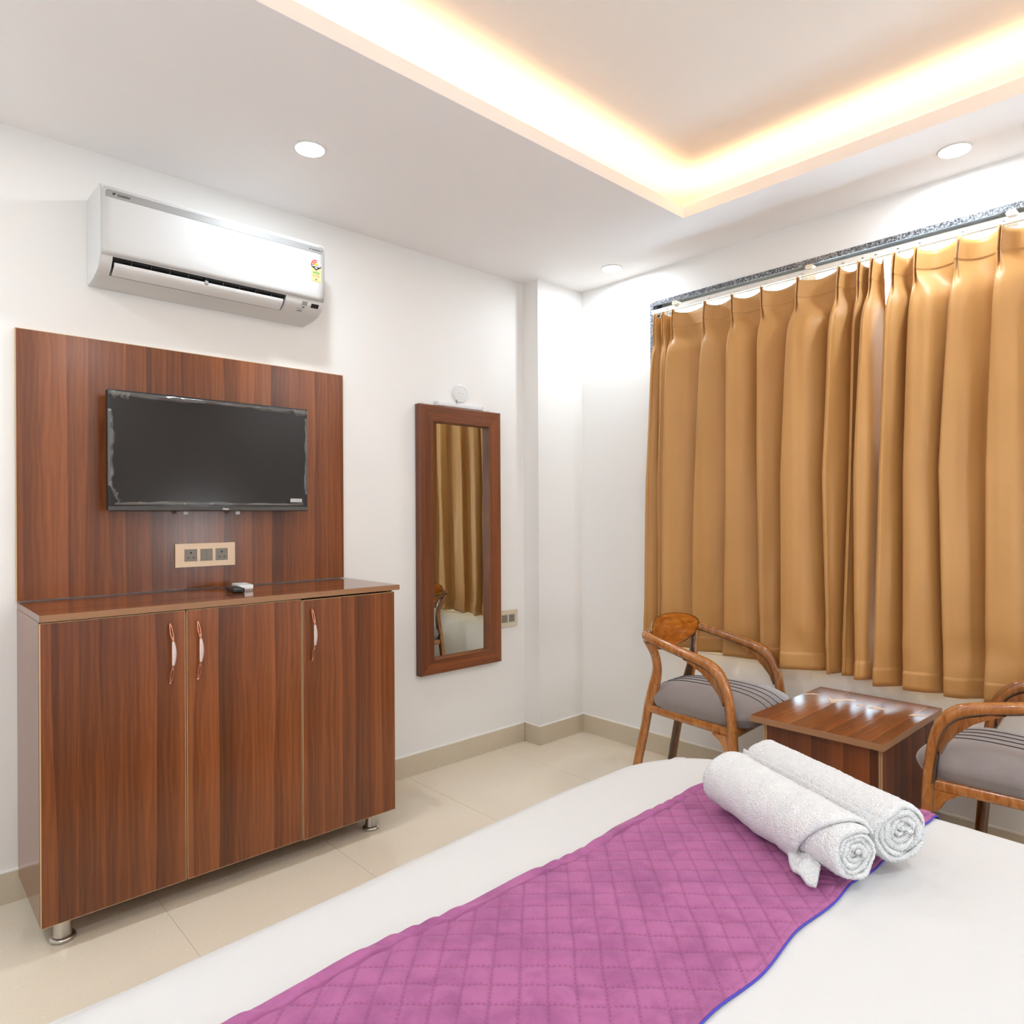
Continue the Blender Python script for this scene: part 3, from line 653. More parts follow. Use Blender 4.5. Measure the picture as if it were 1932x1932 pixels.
frame_piece((MY1, MZ1), (MY1, MZ0), (MY1-MW, MZ0+MW*0.9+g), (MY1-MW, MZ1-MW-g), M_frame)
frame_piece((MY0+g, MZ1), (MY1-g, MZ1), (MY1-MW-g, MZ1-MW), (MY0+MW+g, MZ1-MW), M_frameH)
frame_piece((MY1-g, MZ0), (MY0+g, MZ0), (MY0+MW+g, MZ0+MW*0.9), (MY1-MW-g, MZ0+MW*0.9), M_frameH)
m = MB(); m.box(0.010, 0.0125, MY0+MW-0.004, MY1-MW+0.004, MZ0+MW*0.9-0.004, MZ1-MW+0.004); build('mirror_glass', m, M_mirror, t)
m = MB(); m.box(0.001, 0.0095, MY0+0.02, MY1-0.02, MZ0+0.02, MZ1-0.02); build('backing_board', m, M_mdf, t)
for yy in (-1.075, -0.64):
    m = MB()
    for d in (-0.005, 0.005): m.sweep(smooth_path([(0.006, yy+d, MZ1-0.01), (0.007, yy+d, MZ1+0.008), (0.005, yy+d*0.6, MZ1+0.014)], 4), (0.001, 0.001), 6, ref=(1, 0, 0))
    build('hanging_wire', m, M_steel, t, True)
t = thing('batten_light', 'slim white light fitting just above the mirror', 'light fitting', (0.0, -0.84, 1.842))
m = MB(); m.box(0.0005, 0.026, -0.990, -0.693, 1.8425, 1.862, 0.003); build('housing', m, M_white, t, True)
for (y0, y1) in ((-0.998, -0.984), (-0.699, -0.687)):
    m = MB(); m.box(0.0005, 0.028, y0, y1, 1.841, 1.8635, 0.003); build('end_cap', m, M_white2, t, True)
t = thing('blank_cover', 'round white cover plate on the wall above the mirror', 'cover plate', (0.0, -0.829, 1.873))
m = MB(); m.lathe((0.0003, -0.829, 1.9205), [(0.0475, 0.0), (0.0475, 0.006), (0.045, 0.0095), (0.040, 0.0115), (0.0385, 0.0095), (0.034, 0.0105), (0.0, 0.0115)][:6], 40, 'x'); build('disc', m, M_white, t, True, 30)
m = MB()
for d in (-0.016, -0.009, 0.010, 0.018): m.lathe((0.0104, -0.829+d, 1.9205-d*0.04), [(0.0013, 0), (0.0013, 0.0006)], 10, 'x')
build('screw_holes', m, M_bezel, t)
m = MB(); m.sweep(smooth_path([(0.006, -0.858, 1.888), (0.012, -0.860, 1.872), (0.010, -0.852, 1.8635)], 5), (0.0015, 0.0015), 8, ref=(1, 0, 0)); build('wire', m, M_dark, t, True)

# ------------------------------------------------------------------ curtain track and clips
t = thing('curtain_track', 'long white curtain track under the granite lintel', 'curtain track', (1.83, -0.02, 2.345))
m = MB(); m.box(WX0+0.012, WX1-0.004, -0.040, -0.012, 2.351, 2.369, 0.002); m.box(WX0+0.012, WX1-0.004, -0.043, -0.036, 2.347, 2.353); m.box(WX0+0.012, WX1-0.004, -0.016, -0.009, 2.347, 2.353); build('rail', m, M_track, t)
for x in (0.80, 1.497, 2.238, 2.90):
    m = MB(); m.prism([(x-0.018, 2.378), (x-0.012, 2.368), (x+0.012, 2.368), (x+0.018, 2.380), (x+0.013, 2.388), (x-0.013, 2.388)], 'y', -0.046, -0.008); c = build('clip', m, M_clip, t, fix=True)
    m = MB(); m.lathe((x, -0.0465, 2.379), [(0.0035, 0.0), (0.0035, 0.0008)], 10, 'y'); build('screw', m, M_steel, c)

# ------------------------------------------------------------------ curtains
#            top     mid     bottom  depth(mid) depth(bottom)
PL = [(0.700, 0.645, 0.628, 0.050, 0.050), (0.750, 0.712, 0.713, 0.045, 0.045), (0.810, 0.764, 0.756, 0.075, 0.070), (0.995, 0.938, 0.915, 0.050, 0.050),
      (1.140, 1.130, 1.105, 0.080, 0.070), (1.290, 1.287, 1.298, 0.080, 0.075), (1.4625, 1.412, 1.412, 0.105, 0.105), (1.640, 1.590, 1.600, 0.095, 0.085), (1.720, 1.688, 1.655, 0.075, 0.075), (1.772, 1.722, 1.722, 0.105, 0.105)]
PLend = (1.803, 1.818, 1.790)
PR = [(1.856, 1.813, 1.787, 0.090, 0.090), (1.935, 1.900, 1.895, 0.085, 0.085), (2.083, 2.020, 2.030, 0.078, 0.060), (2.213, 2.171, 2.162, 0.070, 0.062), (2.36, 2.33, 2.34, 0.06, 0.055), (2.50, 2.48, 2.49, 0.075, 0.075), (2.65, 2.63, 2.64, 0.07, 0.07), (2.80, 2.79, 2.78, 0.08, 0.08)]
PRend = (2.95, 2.96, 2.97)
ZT, ZH, ZHEM = 2.336, 2.248, 0.672
def curtain(name, pleats, end, zb, label, sd, mirror_gap=False):
    n = len(pleats); NZ = 84
    zs = []
    for i in range(NZ+1):
        zs.append(ZT+(zb-ZT)*(i/NZ))
    zs = sorted(set(zs+[ZH, ZH-0.004, zb+0.074, zb+0.070, zb+0.078, ZH+0.004]), reverse=True)
    rows = []
    def xr(i, z):
        p = end if i >= n else pleats[i]
        if z > 1.45: q = (ZT-z)/(ZT-1.45); q = q**0.75; return p[0]+(p[1]-p[0])*q
        q = (1.45-z)/(1.45-zb); return p[1]+(p[2]-p[1])*q
    for z in zs:
        tt = sstep(ZT-0.30, ZT-0.02, z)**1.0        # 1 at the pinched top
        tp = sstep(ZT-0.22, ZT-0.09, z)
        ctl = []
        low = sstep(1.3, zb, z)
        for i in range(n):
            r = xr(i, z); w = xr(i+1, z)-r; p = pleats[i]
            q = min(1, max(0, (1.45-z)/(1.45-zb))); A = p[3]+(p[4]-p[3])*q
            A *= 1-0.55*tt
            nz = noise.noise((i*3.1+sd, z*1.1, 0.3)); nz2 = noise.noise((i*2.3+sd, z*2.3, 7.7))
            yb = -0.030-0.006*nz; lo = 0.012*nz2
            # free-hanging fold: sharp leading ridge, long face receding to the right, return hidden behind it
            A *= 1.15; cv = 0.5+0.5*math.sin(i*2.4+sd*0.3)
            hang = [(r+0.10*min(w, 0.12), yb-0.10*A), (r+0.012, yb-0.62*A), (r-0.002, yb-0.94*A), (r+0.010, yb-A), (r+0.24*w, yb-(0.80+0.16*cv)*A+lo*0.4), (r+0.50*w, yb-(0.50+0.32*cv)*A+lo*1.4), (r+0.80*w, yb-(0.10+0.26*cv)*A), (r+0.97*w, yb-0.02*A)]
            yt = -0.040; fo = 0.030
            pin_ = [(r-0.010, yt), (r-0.008, yt-fo), (r-0.003, yt-fo*1.1), (r+0.000, yt-fo*0.45), (r+0.005, yt-fo*1.12), (r+0.011, yt-fo*0.9), (r+0.30*w+0.01, yt+0.012+0.006*nz), (r+0.70*w, yt+0.014+0.008*nz2)]
            # eye-shaped opening just under the pinch
            k = tp
            for a_, b_ in zip(hang, pin_): ctl.append((a_[0]*(1-k)+b_[0]*k, a_[1]*(1-k)+b_[1]*k, i, 0))
        ctl.append((xr(n, z), -0.035, n, 0))
        path = smooth_path([(c[0], c[1], 0) for c in ctl], 5)
        row = []; N = len(path)
        for k, p in enumerate(path):
            x, y = p.x, p.y
            u = k/(N-1)*n; fu = u-int(u)
            zt = z
            if z > ZT-0.12:     # top edge sags between the hooks
                sag = 0.5-0.5*math.cos(2*PI*max(0, min(1, (fu-0.42)/0.62)))
                f = (z-(ZT-0.12))/0.12; zt = z-f*0.030*sag*(0.75+0.5*noise.noise((i*1.7+u*0.9, sd, 2.0)))
            if z > ZH: y -= 0.0035                       # doubled header
            if z < zb+0.074: y -= 0.0035                 # hem
            dz = 0.010*noise.noise((x*5+sd, 0.2, 1.0))*sstep(zb+0.3, zb, z)
            y += 0.0035*noise.noise((x*16, z*2.2, sd))+0.0045*noise.noise((x*34, z*0.9, sd+2))*(1-tp)+0.019*noise.noise((x*9, z*7.0, sd+5))*sstep(zb+0.32, zb+0.1, z)*0.9
            row.append((x, min(y, -0.0135), zt+dz))
        rows.append(row)
    t = thing(name, label, 'curtain', ((pleats[0][0]+end[0])/2, -0.06, zb), 'gold curtains at the window')
    m = MB(); m.grid(rows); o = build('cloth', m, M_curt, t, True, 180)
    md = o.modifiers.new('solid', 'SOLIDIFY'); md.thickness = 0.0012; md.offset = 0
    for i in range(n):
        x = pleats[i][0]; m = MB()
        m.sweep(smooth_path([(x+0.003, -0.040, ZT-0.035), (x+0.003, -0.034, ZT-0.006), (x+0.006, -0.032, ZT+0.006), (x+0.002, -0.033, ZT+0.017)], 4), (0.0016, 0.0016), 6, ref=(0, 1, 0)); m.box(x-0.005, x+0.008, -0.040, -0.026, ZT+0.014, ZT+0.024, 0.002)
        build('hook', m, M_white, t, True)
    return t
curtain('curtain', PL, PLend, 0.603, 'left panel of gold satin curtain hanging over the window', 0.0)
curtain('curtain', PR, PRend, 0.588, 'right panel of gold satin curtain reaching the picture edge', 40.0)

# ------------------------------------------------------------------ side table
t = thing('side_table', 'square walnut laminate coffee table with torn paper marks between the chairs', 'table', (1.78, -0.37, 0))
X0, X1, Y0, Y1, TZ = 1.546, 2.013, -0.677, -0.062, 0.530
m = MB(); m.box(X0+0.001, X1-0.001, Y0+0.001, Y1-0.001, TZ-0.024, TZ, 0.0006); build('table_top', m, M_lamTT, t)
pieces('edge_band', [(a_, b_, c_, d_, TZ-0.0235, TZ-0.0008) for (a_, b_, c_, d_) in ((X0, X1, Y0, Y0+0.001), (X0, X1, Y1-0.001, Y1), (X0, X0+0.001, Y0+0.001, Y1-0.001), (X1-0.001, X1, Y0+0.001, Y1-0.001))], M_band, t)
bx0, bx1, by0, by1 = X0+0.035, X1-0.018, Y0+0.04, Y1-0.04
for (a_, b_) in ((bx0, bx0+0.011), (bx1-0.011, bx1)):
    m = MB(); m.box(a_, b_, by0, by1, 0.0, TZ-0.024); s_ = build('side_panel', m, M_lamTS, t)
    pieces('edge_band', [(a_+0.0015, b_-0.0015, by0-0.001, by0, 0, TZ-0.0245)], M_band, s_); pieces('edge_line', [(a_, a_+0.0015, by0-0.001, by0, 0, TZ-0.0245), (b_-0.0015, b_, by0-0.001, by0, 0, TZ-0.0245)], M_edge, s_)
m = MB(); m.box(bx0+0.011, bx1-0.011, by0+0.002, by0+0.020, 0.04, TZ-0.024); build('front_panel', m, M_lamTB, t)
m = MB(); m.box(bx0+0.011, bx1-0.011, by1-0.022, by1-0.004, 0.04, TZ-0.024); build('back_panel', m, M_lamTB, t)
def shard(pts):
    m = MB(); m.prism(pts, 'z', TZ+0.0001, TZ+0.0006); build('paper_residue', m, M_tape, t, fix=True, label='torn pale paper stuck to the table top')
shard([(1.640, -0.215), (1.690, -0.300), (1.712, -0.215), (1.745, -0.190), (1.735, -0.180), (1.700, -0.197), (1.672, -0.235)])
shard([(1.768, -0.262), (1.782, -0.230), (1.800, -0.238), (1.792, -0.262)])
shard([(1.812, -0.262), (1.835, -0.225), (1.880, -0.235), (1.872, -0.248), (1.830, -0.270)])
shard([(1.548, -0.235), (1.578, -0.200), (1.605, -0.205), (1.570, -0.225), (1.560, -0.240)])
shard([(1.955, -0.262), (1.985, -0.250), (2.005, -0.225), (2.008, -0.205), (1.975, -0.225), (1.960, -0.235)])

# ------------------------------------------------------------------ armchairs
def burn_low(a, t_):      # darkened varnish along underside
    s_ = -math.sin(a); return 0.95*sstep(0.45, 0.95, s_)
def make_chair(label, side):
    t = thing('armchair', label, 'chair', (0, 0, 0), 'wooden armchairs beside the coffee table')
    xf, zb, xr, zr, wf, wr, wb = 0.185, 0.672, -0.165, 0.748, 0.238, 0.222, 0.150
    for s in (-1, 1):
        up = smooth_path([(0.268, s*(wf+0.004), 0.0), (0.255, s*wf, 0.15), (0.240, s*wf, 0.32), (0.234, s*wf, 0.425)], 6)
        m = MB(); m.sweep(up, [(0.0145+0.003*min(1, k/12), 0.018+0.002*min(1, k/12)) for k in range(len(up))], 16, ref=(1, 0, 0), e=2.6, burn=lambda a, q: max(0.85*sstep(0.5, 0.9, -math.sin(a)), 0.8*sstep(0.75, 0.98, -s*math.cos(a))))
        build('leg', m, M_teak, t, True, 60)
        arm = smooth_path([(0.234, s*wf, 0.425), (0.226, s*wf, 0.50), (0.212, s*wf, 0.575), (0.186, s*wf, 0.632), (0.145, s*wf, 0.668), (0.09, s*wf*0.995, 0.688), (0.0, s*(wf-0.003), 0.709), (-0.09, s*(wf-0.010), 0.730), (-0.155, s*(wr-0.006), 0.745), (-0.200, s*(wr-0.030), 0.754)], 6)
        L = len(arm); rad = []
        for k in range(L):
            q = k/(L-1); b_ = math.exp(-((q-0.42)/0.12)**2)
            rr = 0.0175+0.0035*b_; e_ = 1.0 if q < 0.97 else 0.72
            rad.append((rr*e_, (0.020+0.003*b_)*e_))
        m = MB(); V = []
        # section frame turns with the bend: "other" axis points outward-up
        P = arm; n = 16; v = []; f = []; at = []
        for i in range(L):
            tg = (P[min(i+1, L-1)]-P[max(i-1, 0)]).normalized(); sd = Vector((0, 1, 0)); ot = tg.cross(sd).normalized()
            if ot.z < 0 or (abs(ot.z) < 0.3 and ot.x < 0): ot = -ot
            sd = ot.cross(tg).normalized(); r = rad[i]
            for k in range(n):
                a = 2*PI*k/n; c_, s_ = math.cos(a), math.sin(a); cx = math.copysign(abs(c_)**(0.8), c_); sx = math.copysign(abs(s_)**(0.8), s_)
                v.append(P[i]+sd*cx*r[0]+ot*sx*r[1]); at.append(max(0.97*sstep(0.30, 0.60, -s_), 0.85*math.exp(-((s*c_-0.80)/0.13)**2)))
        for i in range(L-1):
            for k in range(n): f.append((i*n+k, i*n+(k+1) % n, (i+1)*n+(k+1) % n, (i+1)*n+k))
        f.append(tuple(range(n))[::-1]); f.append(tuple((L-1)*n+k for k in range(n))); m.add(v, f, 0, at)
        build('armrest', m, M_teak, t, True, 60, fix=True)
        # fillet block under the bend of the arm
        pts = [(0.205, 0.560), (0.192, 0.598), (0.165, 0.632), (0.125, 0.655), (0.06, 0.678), (0.02, 0.684), (0.055, 0.668), (0.105, 0.640), (0.150, 0.600), (0.182, 0.560), (0.200, 0.520)]
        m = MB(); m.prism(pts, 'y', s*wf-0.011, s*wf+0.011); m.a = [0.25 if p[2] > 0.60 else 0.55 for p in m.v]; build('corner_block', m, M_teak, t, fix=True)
        # rear leg, S-shaped
        bl_ = smooth_path([(-0.292, s*(wb+0.012), 0.0), (-0.262, s*(wb+0.006), 0.16), (-0.228, s*wb, 0.32), (-0.205, s*wb, 0.43), (-0.176, s*(wb+0.002), 0.52), (-0.158, s*(wb+0.006), 0.60), (-0.160, s*(wb+0.022), 0.67), (-0.172, s*(wb+0.052), 0.725)], 6)
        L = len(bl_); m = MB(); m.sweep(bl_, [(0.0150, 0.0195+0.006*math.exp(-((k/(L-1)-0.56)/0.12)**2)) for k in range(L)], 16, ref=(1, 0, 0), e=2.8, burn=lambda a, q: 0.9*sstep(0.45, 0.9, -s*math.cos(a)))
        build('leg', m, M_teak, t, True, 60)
        # side rail and lower brace
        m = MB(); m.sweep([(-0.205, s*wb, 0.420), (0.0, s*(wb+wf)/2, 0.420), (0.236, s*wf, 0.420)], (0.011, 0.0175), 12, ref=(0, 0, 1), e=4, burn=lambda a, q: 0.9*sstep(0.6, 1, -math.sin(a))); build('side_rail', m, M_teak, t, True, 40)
        m = MB(); m.prism([(0.222, 0.405), (0.150, 0.405), (0.185, 0.380), (0.205, 0.345), (0.222, 0.335)], 'y', s*wf-0.009-0.0*s, s*wf+0.009); build('corner_block', m, M_teak, t, fix=True)
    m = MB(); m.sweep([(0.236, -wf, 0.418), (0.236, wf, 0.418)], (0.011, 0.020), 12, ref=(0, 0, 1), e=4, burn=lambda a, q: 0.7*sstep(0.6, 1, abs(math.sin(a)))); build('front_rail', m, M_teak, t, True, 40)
    m = MB(); m.sweep([(-0.205, -wb, 0.420), (-0.205, wb, 0.420)], (0.011, 0.017), 12, ref=(0, 0, 1), e=4); build('back_rail', m, M_teak, t, True, 40)
    # crest rail that carries the oval back
    cr = smooth_path([(-0.192, -(wr-0.030), 0.748), (-0.222, -0.13, 0.742), (-0.238, 0, 0.738), (-0.222, 0.13, 0.742), (-0.192, wr-0.030, 0.748)], 6)
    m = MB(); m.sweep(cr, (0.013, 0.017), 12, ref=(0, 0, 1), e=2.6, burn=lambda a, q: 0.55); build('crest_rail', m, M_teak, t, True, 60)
    # oval back plate: pointed at the lower middle, curved around the sitter
    m = MB(); NR, NA = 10, 56; Wb, rows = 0.208, []
    def outline(a):
        c_, s_ = math.cos(a), math.sin(a); x = Wb*math.copysign(abs(c_)**0.92, c_)
        z = (0.068*abs(s_)**0.72 if s_ > 0 else -0.094*abs(s_)**1.25); return x, z
    def surf(y_, z_, off): return (-0.205+0.055*(y_/Wb)**2+off+0.10*(-z_)*0.6, y_, 0.757+z_)
    v, f, at = [], [], []
    for (off, sgn) in ((0.0085, 1), (-0.0085, -1)):
        base = len(v)
        for i in range(NR+1):
            q = i/NR
            for k in range(NA):
                y_, z_ = outline(2*PI*k/NA); e_ = off*math.sqrt(max(0.0, 1-max(0, (q-0.90)/0.10)**2)) if q > 0.9 else off
                v.append(surf(y_*q, z_*q, e_)); at.append(0.85*sstep(0.93, 1.0, q))
        for i in range(NR):
            for k in range(NA):
                a_, b_, c_, d_ = base+i*NA+k, base+i*NA+(k+1) % NA, base+(i+1)*NA+(k+1) % NA, base+(i+1)*NA+k
                f.append((a_, b_, c_, d_) if sgn > 0 else (d_, c_, b_, a_))
    m.add(v, f, 0, at); bk = build('backrest', m, M_back, t, True, 70, label='oval orange wood backrest', fix=True)
    for s in (-1, 1):
        for dz in (-0.016, 0.012): m = MB(); m.lathe((-0.222+0.055*0.8, s*0.180, 0.752+dz), [(0.004, -0.014), (0.0045, -0.004), (0.003, 0.0)], 12, 'x'); build('screw', m, M_steel, bk, True)
    # cushion
    def plan(a):
        c_, s_ = math.cos(a), math.sin(a); ex = 0.52
        X = math.copysign(abs(c_)**ex, c_); Y = math.copysign(abs(s_)**ex, s_)
        x = 0.048+0.272*X; w = 0.178+0.074*(X+1)/2+0.004; return x, Y*w
    def hz(q, top):
        return (0.426+0.044+0.078*max(0, 1-q**3.2)**0.55) if top else (0.426+0.044*(q**22))
    NR, NA = 30, 96; v, f = [], []
    for top in (1, 0):
        base = len(v)
        for i in range(NR+1):
            q = i/NR; q = 1-(1-q)**2.0
            for k in range(NA):
                x, y = plan(2*PI*k/NA); bulge = 1.0
                v.append((0.02+(x-0.02)*q, y*q, hz(q, top)))
        for i in range(NR):
            for k in range(NA):
                a_, b_, c_, d_ = base+i*NA+k, base+i*NA+(k+1) % NA, base+(i+1)*NA+(k+1) % NA, base+(i+1)*NA+k
                f.append((a_, b_, c_, d_) if top else (d_, c_, b_, a_))
    m = MB(); m.add(v, f); seat = build('seat', m, M_suede, t, True, 180, label='domed grey suede seat cushion', fix=True)
    # piping lines from back to front over the dome
    def top_at(x, y):
        lo, hi = 1e-4, 1.6
        def inside(q):
            x_, y_ = (x-0.02)/q+0.02, y/q; X = (x_-0.048)/0.272
            if abs(X) > 1: return False
            w = 0.178+0.074*(X+1)/2+0.004; return abs(X)**(2/0.52)+abs(y_/w)**(2/0.52) <= 1
        for _ in range(30):
            q = (lo+hi)/2
            if inside(q): hi = q
            else: lo = q
        return hz(min(0.999, hi), 1)
    for yl in (-0.075, -0.025, 0.025, 0.075):
        path = []
        for k in range(41):
            x = -0.217+0.528*k/40; yy = yl*(0.80+0.20*(k/40)); path.append((x, yy, top_at(x, yy)+0.0008))
        # smooth heights
        zz = [p[2] for p in path]; zz = [sum(zz[max(0, i-1):i+2])/len(zz[max(0, i-1):i+2]) for i in range(len(zz))]
        m = MB(); m.sweep([(p[0], p[1], z_) for p, z_ in zip(path, zz)], (0.0022, 0.0022), 8, ref=(0, 0, 1)); build('piping', m, M_pipe, seat, True, 180)
    return t
ch1 = make_chair('teak armchair with grey cushion left of the coffee table', -1)
def copy_tree(o, parent=None):
    c = o.copy(); COL.objects.link(c)
    if parent: c.parent = parent
    for k in list(o.children): copy_tree(k, c)
    return c
ch2 = copy_tree(ch1); ch2['label'] = 'teak armchair with grey cushion right of the coffee table, cut by the picture edge'
ch1.location = (1.187, -0.386, 0); ch1.rotation_euler = (0, 0, 0.057)
ch2.location = (2.385, -0.400, 0); ch2.rotation_euler = (0, 0, PI-0.11)

# ------------------------------------------------------------------ bed, sheet, runner
BX0, BX1, BY0, BY1, BZ, BR, BC = 1.538, 3.70, -3.24, -1.170, 0.560, 0.090, 0.34
def sdf_in(x, y):       # inset distance from the rounded outline
    cx, cy, hx, hy = (BX0+BX1)/2, (BY0+BY1)/2, (BX1-BX0)/2, (BY1-BY0)/2
    qx, qy = abs(x-cx)-(hx-BC), abs(y-cy)-(hy-BC)
    d = math.hypot(max(qx, 0), max(qy, 0))+min(max(qx, qy), 0)-BC; return -d
def top_z(d):
    if d >= BR: return BZ+0.012*sstep(0.09, 0.6, d)
    d = max(0, d); return BZ-BR+math.sqrt(max(0, BR*BR-(BR-d)**2))
t = thing('bed', 'double bed under a white sheet in the foreground', 'bed', ((BX0+BX1)/2, (BY0+BY1)/2, 0))
m = MB(); m.box(BX0+0.06, BX1-0.01, BY0+0.06, BY1-0.06, 0.10, 0.30, 0.01); build('bed_base', m, M_lamTS, t)
m = MB(); m.box(BX0+0.035, BX1-0.012, BY0+0.035, BY1-0.035, 0.302, BZ-0.030, 0.05, seg=4); build('mattress', m, M_white2, t, True)
for (x, y) in ((BX0+0.14, BY0+0.14), (BX0+0.14, BY1-0.14), (BX1-0.14, BY0+0.14), (BX1-0.14, BY1-0.14)):
    m = MB(); m.box(x-0.035, x+0.035, y-0.035, y+0.035, 0, 0.10, 0.004); build('leg', m, M_lamTS, t)
rows = []; NA = 420
def outline_pt(k, ins):
    # walk the rounded rectangle with inset ins
    r = max(BC-ins, 0.004); hx, hy = (BX1-BX0)/2-ins, (BY1-BY0)/2-ins; cx, cy = (BX0+BX1)/2, (BY0+BY1)/2
    if hx-r < 0 or hy-r < 0: r = min(hx, hy)*0.5
    R0 = BC; HX, HY = (BX1-BX0)/2-R0, (BY1-BY0)/2-R0; q = PI/2*R0; per = 4*(HX+HY)+4*q; s = per*k/NA
    segs = [('l', 2*HY), ('c', q), ('l', 2*HX), ('c', q), ('l', 2*HY), ('c', q), ('l', 2*HX), ('c', q)]
    i = 0
    while s > segs[i][1] and i < 7: s -= segs[i][1]; i += 1
    f = s/segs[i][1]; ex, ey = hx-r, hy-r
    C = [(ex, ey), (-ex, ey), (-ex, -ey), (ex, -ey)]
    side = i//2
    if segs[i][0] == 'l':
        a = [(hx, -ey), (ex, hy), (-hx, ey), (-ex, -hy)][side]; b = [(hx, ey), (-ex, hy), (-hx, -ey), (ex, -hy)][side]
        return cx+a[0]+(b[0]-a[0])*f, cy+a[1]+(b[1]-a[1])*f
    c = C[side]; a0 = side*PI/2+f*PI/2; return cx+c[0]+r*math.cos(a0), cy+c[1]+r*math.sin(a0)
def warp(x, y):     # foot edge is not quite parallel to the wall
    return x+0.055*max(0, -1.75-y)*sstep(2.6, 1.7, x), y
prof_s = [(0.0, 0.22), (0.0, 0.30), (0.0, 0.38), (0.0, 0.43)]
for k in range(10): a = PI/2*k/9; prof_s.append((BR*(1-math.cos(a)), BZ-BR+BR*math.sin(a)))
for k in range(1, 40): prof_s.append((BR+(0.90-BR)*k/39, BZ+0.012*sstep(0.09, 0.6, BR+(0.90-BR)*k/39)))
for (ins, z) in prof_s:
    row = []
    for k in range(NA):
        x, y = outline_pt(k, ins)
        wz = 0.0035*noise.noise((x*5, y*2.2, 0.5))+0.0016*noise.noise((x*17, y*9, 3)); fall = sstep(0.0, 0.05, ins)
        wob = 0.010*noise.noise((x*3.2, y*3.2, 8))*(1-fall)
        x, y = warp(x, y); cx, cy = (BX0+BX1)/2, (BY0+BY1)/2; n_ = Vector((x-cx, y-cy)).normalized()
        row.append((x+n_.x*wob*sstep(0.45, 0.25, z), y+n_.y*wob*sstep(0.45, 0.25, z), z+wz*fall))
    rows.append(row)
m = MB(); m.grid(rows, 0, True); N0 = (len(rows)-1)*NA; m.f.append(tuple(N0+k for k in range(NA))); m.m.append(0)
s_ = build('bed_sheet', m, M_sheet, None, True, 60, base=((BX0+BX1)/2, (BY0+BY1)/2, 0.22)); tag(s_, 'smooth white sheet covering the whole bed', 'sheet')
def sheet_h(x, y):
    d = sdf_in(x-0.055*max(0, -1.75-y)*sstep(2.6, 1.7, x), y); return top_z(d)+(0.0035*noise.noise((x*5, y*2.2, 0.5))+0.0016*noise.noise((x*17, y*9, 3)))*sstep(0, 0.05, d)
# runner: arc-length across the far and near edges
def prof_pos(v):     # v: distance along the bed from far hanging hem to the near one -> (y, z)
    hang = 0.20; arc = PI/2*BR; flat = (BY1-BY0)-2*BR
    if v < hang: return BY1+0.004, BZ-BR-hang+v, 0
    v -= hang
    if v < arc: a = v/BR; return BY1-BR+(BR+0.004)*math.cos(a), BZ-BR+(BR+0.004)*math.sin(a), 1
    v -= arc
    if v < flat: return BY1-BR-v, None, 2
    v -= flat
    if v < arc: a = PI/2-v/BR; return BY0+BR-(BR+0.004)*math.cos(a), BZ-BR+(BR+0.004)*math.sin(a), 1
    v -= arc; return BY0-0.004, BZ-BR-v, 0
RX0, RX1 = 1.840, 2.312
VL = 0.40+PI*BR+(BY1-BY0)-2*BR; NV, NU = 760, 150
cell = 0.043
rows = []; pr = []; att = []
def left_edge(v): return RX0+0.006*math.sin(v*7.0)+0.004*math.sin(v*19)+0.022*sstep(0.62, 0.40, v)
def right_edge(v): return RX1+0.004*math.sin(v*5+1)+0.005*math.sin(v*23)+0.012*math.exp(-((v-0.72)/0.06)**2)
for j in range(NV+1):
    v = VL*j/NV; y0, z0, kind = prof_pos(v); row = []
    xl, xr_ = left_edge(v), right_edge(v)
    for i in range(NU+1):
        u = i/NU; x = xl+(xr_-xl)*u; d = x-RX0
        wa = 0.0045*noise.noise((x*12, v*8, 5.0)); a = (d+v+wa)/math.sqrt(2)/cell; b = (d-v+wa)/math.sqrt(2)/cell
        qa = abs(math.sin(PI*a)); qb = abs(math.sin(PI*b)); q = (qa*qb)**0.5
        h = 0.0025+0.0050*q
        sa = max(0, 1-qa/0.28)*(0.55+0.45*math.sin(b*2*PI*5)); sb = max(0, 1-qb/0.28)*(0.55+0.45*math.sin(a*2*PI*5)); att.append(0.9*max(sa, sb)+1e-5)
        e1 = x-xl; e2 = xr_-x
        if e1 < 0.032:    # puckered hem strip
            h = 0.0020+0.0065*math.sin(min(1, e1/0.032)*PI)**0.6+0.0042*math.sin(v*80+5*math.sin(v*17)+e1*95)*math.sin(min(1, e1/0.032)*PI)
            att[-1] = 0.45 if e1 > 0.028 else 1e-5
        if e2 < 0.014: h = 0.0030+0.0022*math.sin(min(1, e2/0.014)*PI)
        h += 0.0028*max(0, noise.noise((x*9, v*5, 2.0)))+0.0012*noise.noise((x*30, v*22, 4.0))
        # puckers near the towels
        g_ = math.exp(-(((x-2.235)/0.06)**2+((v-0.80)/0.05)**2)); h += g_*0.006*abs(math.sin((x*0.7+v)*160))
        if kind == 2: row.append((x, y0, sheet_h(x, y0)+h+0.0015))
        elif kind == 1:
            sgn = 1 if y0 > -2 else -1; cy = BY1-BR if sgn > 0 else BY0+BR; an = Vector((y0-cy, z0-(BZ-BR))).normalized(); row.append((x, y0+an.x*(h), z0+an.y*h))
        else:
            sgn = 1 if y0 > -2 else -1; row.append((x, y0+sgn*(h+0.002), z0))
    rows.append(row); pr.append((xr_, row[-1]))
t = thing('bed_runner', 'quilted mauve velvet runner laid across the foot of the bed', 'bed runner', ((RX0+RX1)/2, (BY0+BY1)/2, 0.27))
m = MB(); m.grid(rows, a=att); build('quilted_cloth', m, M_velvet, t, True, 180)
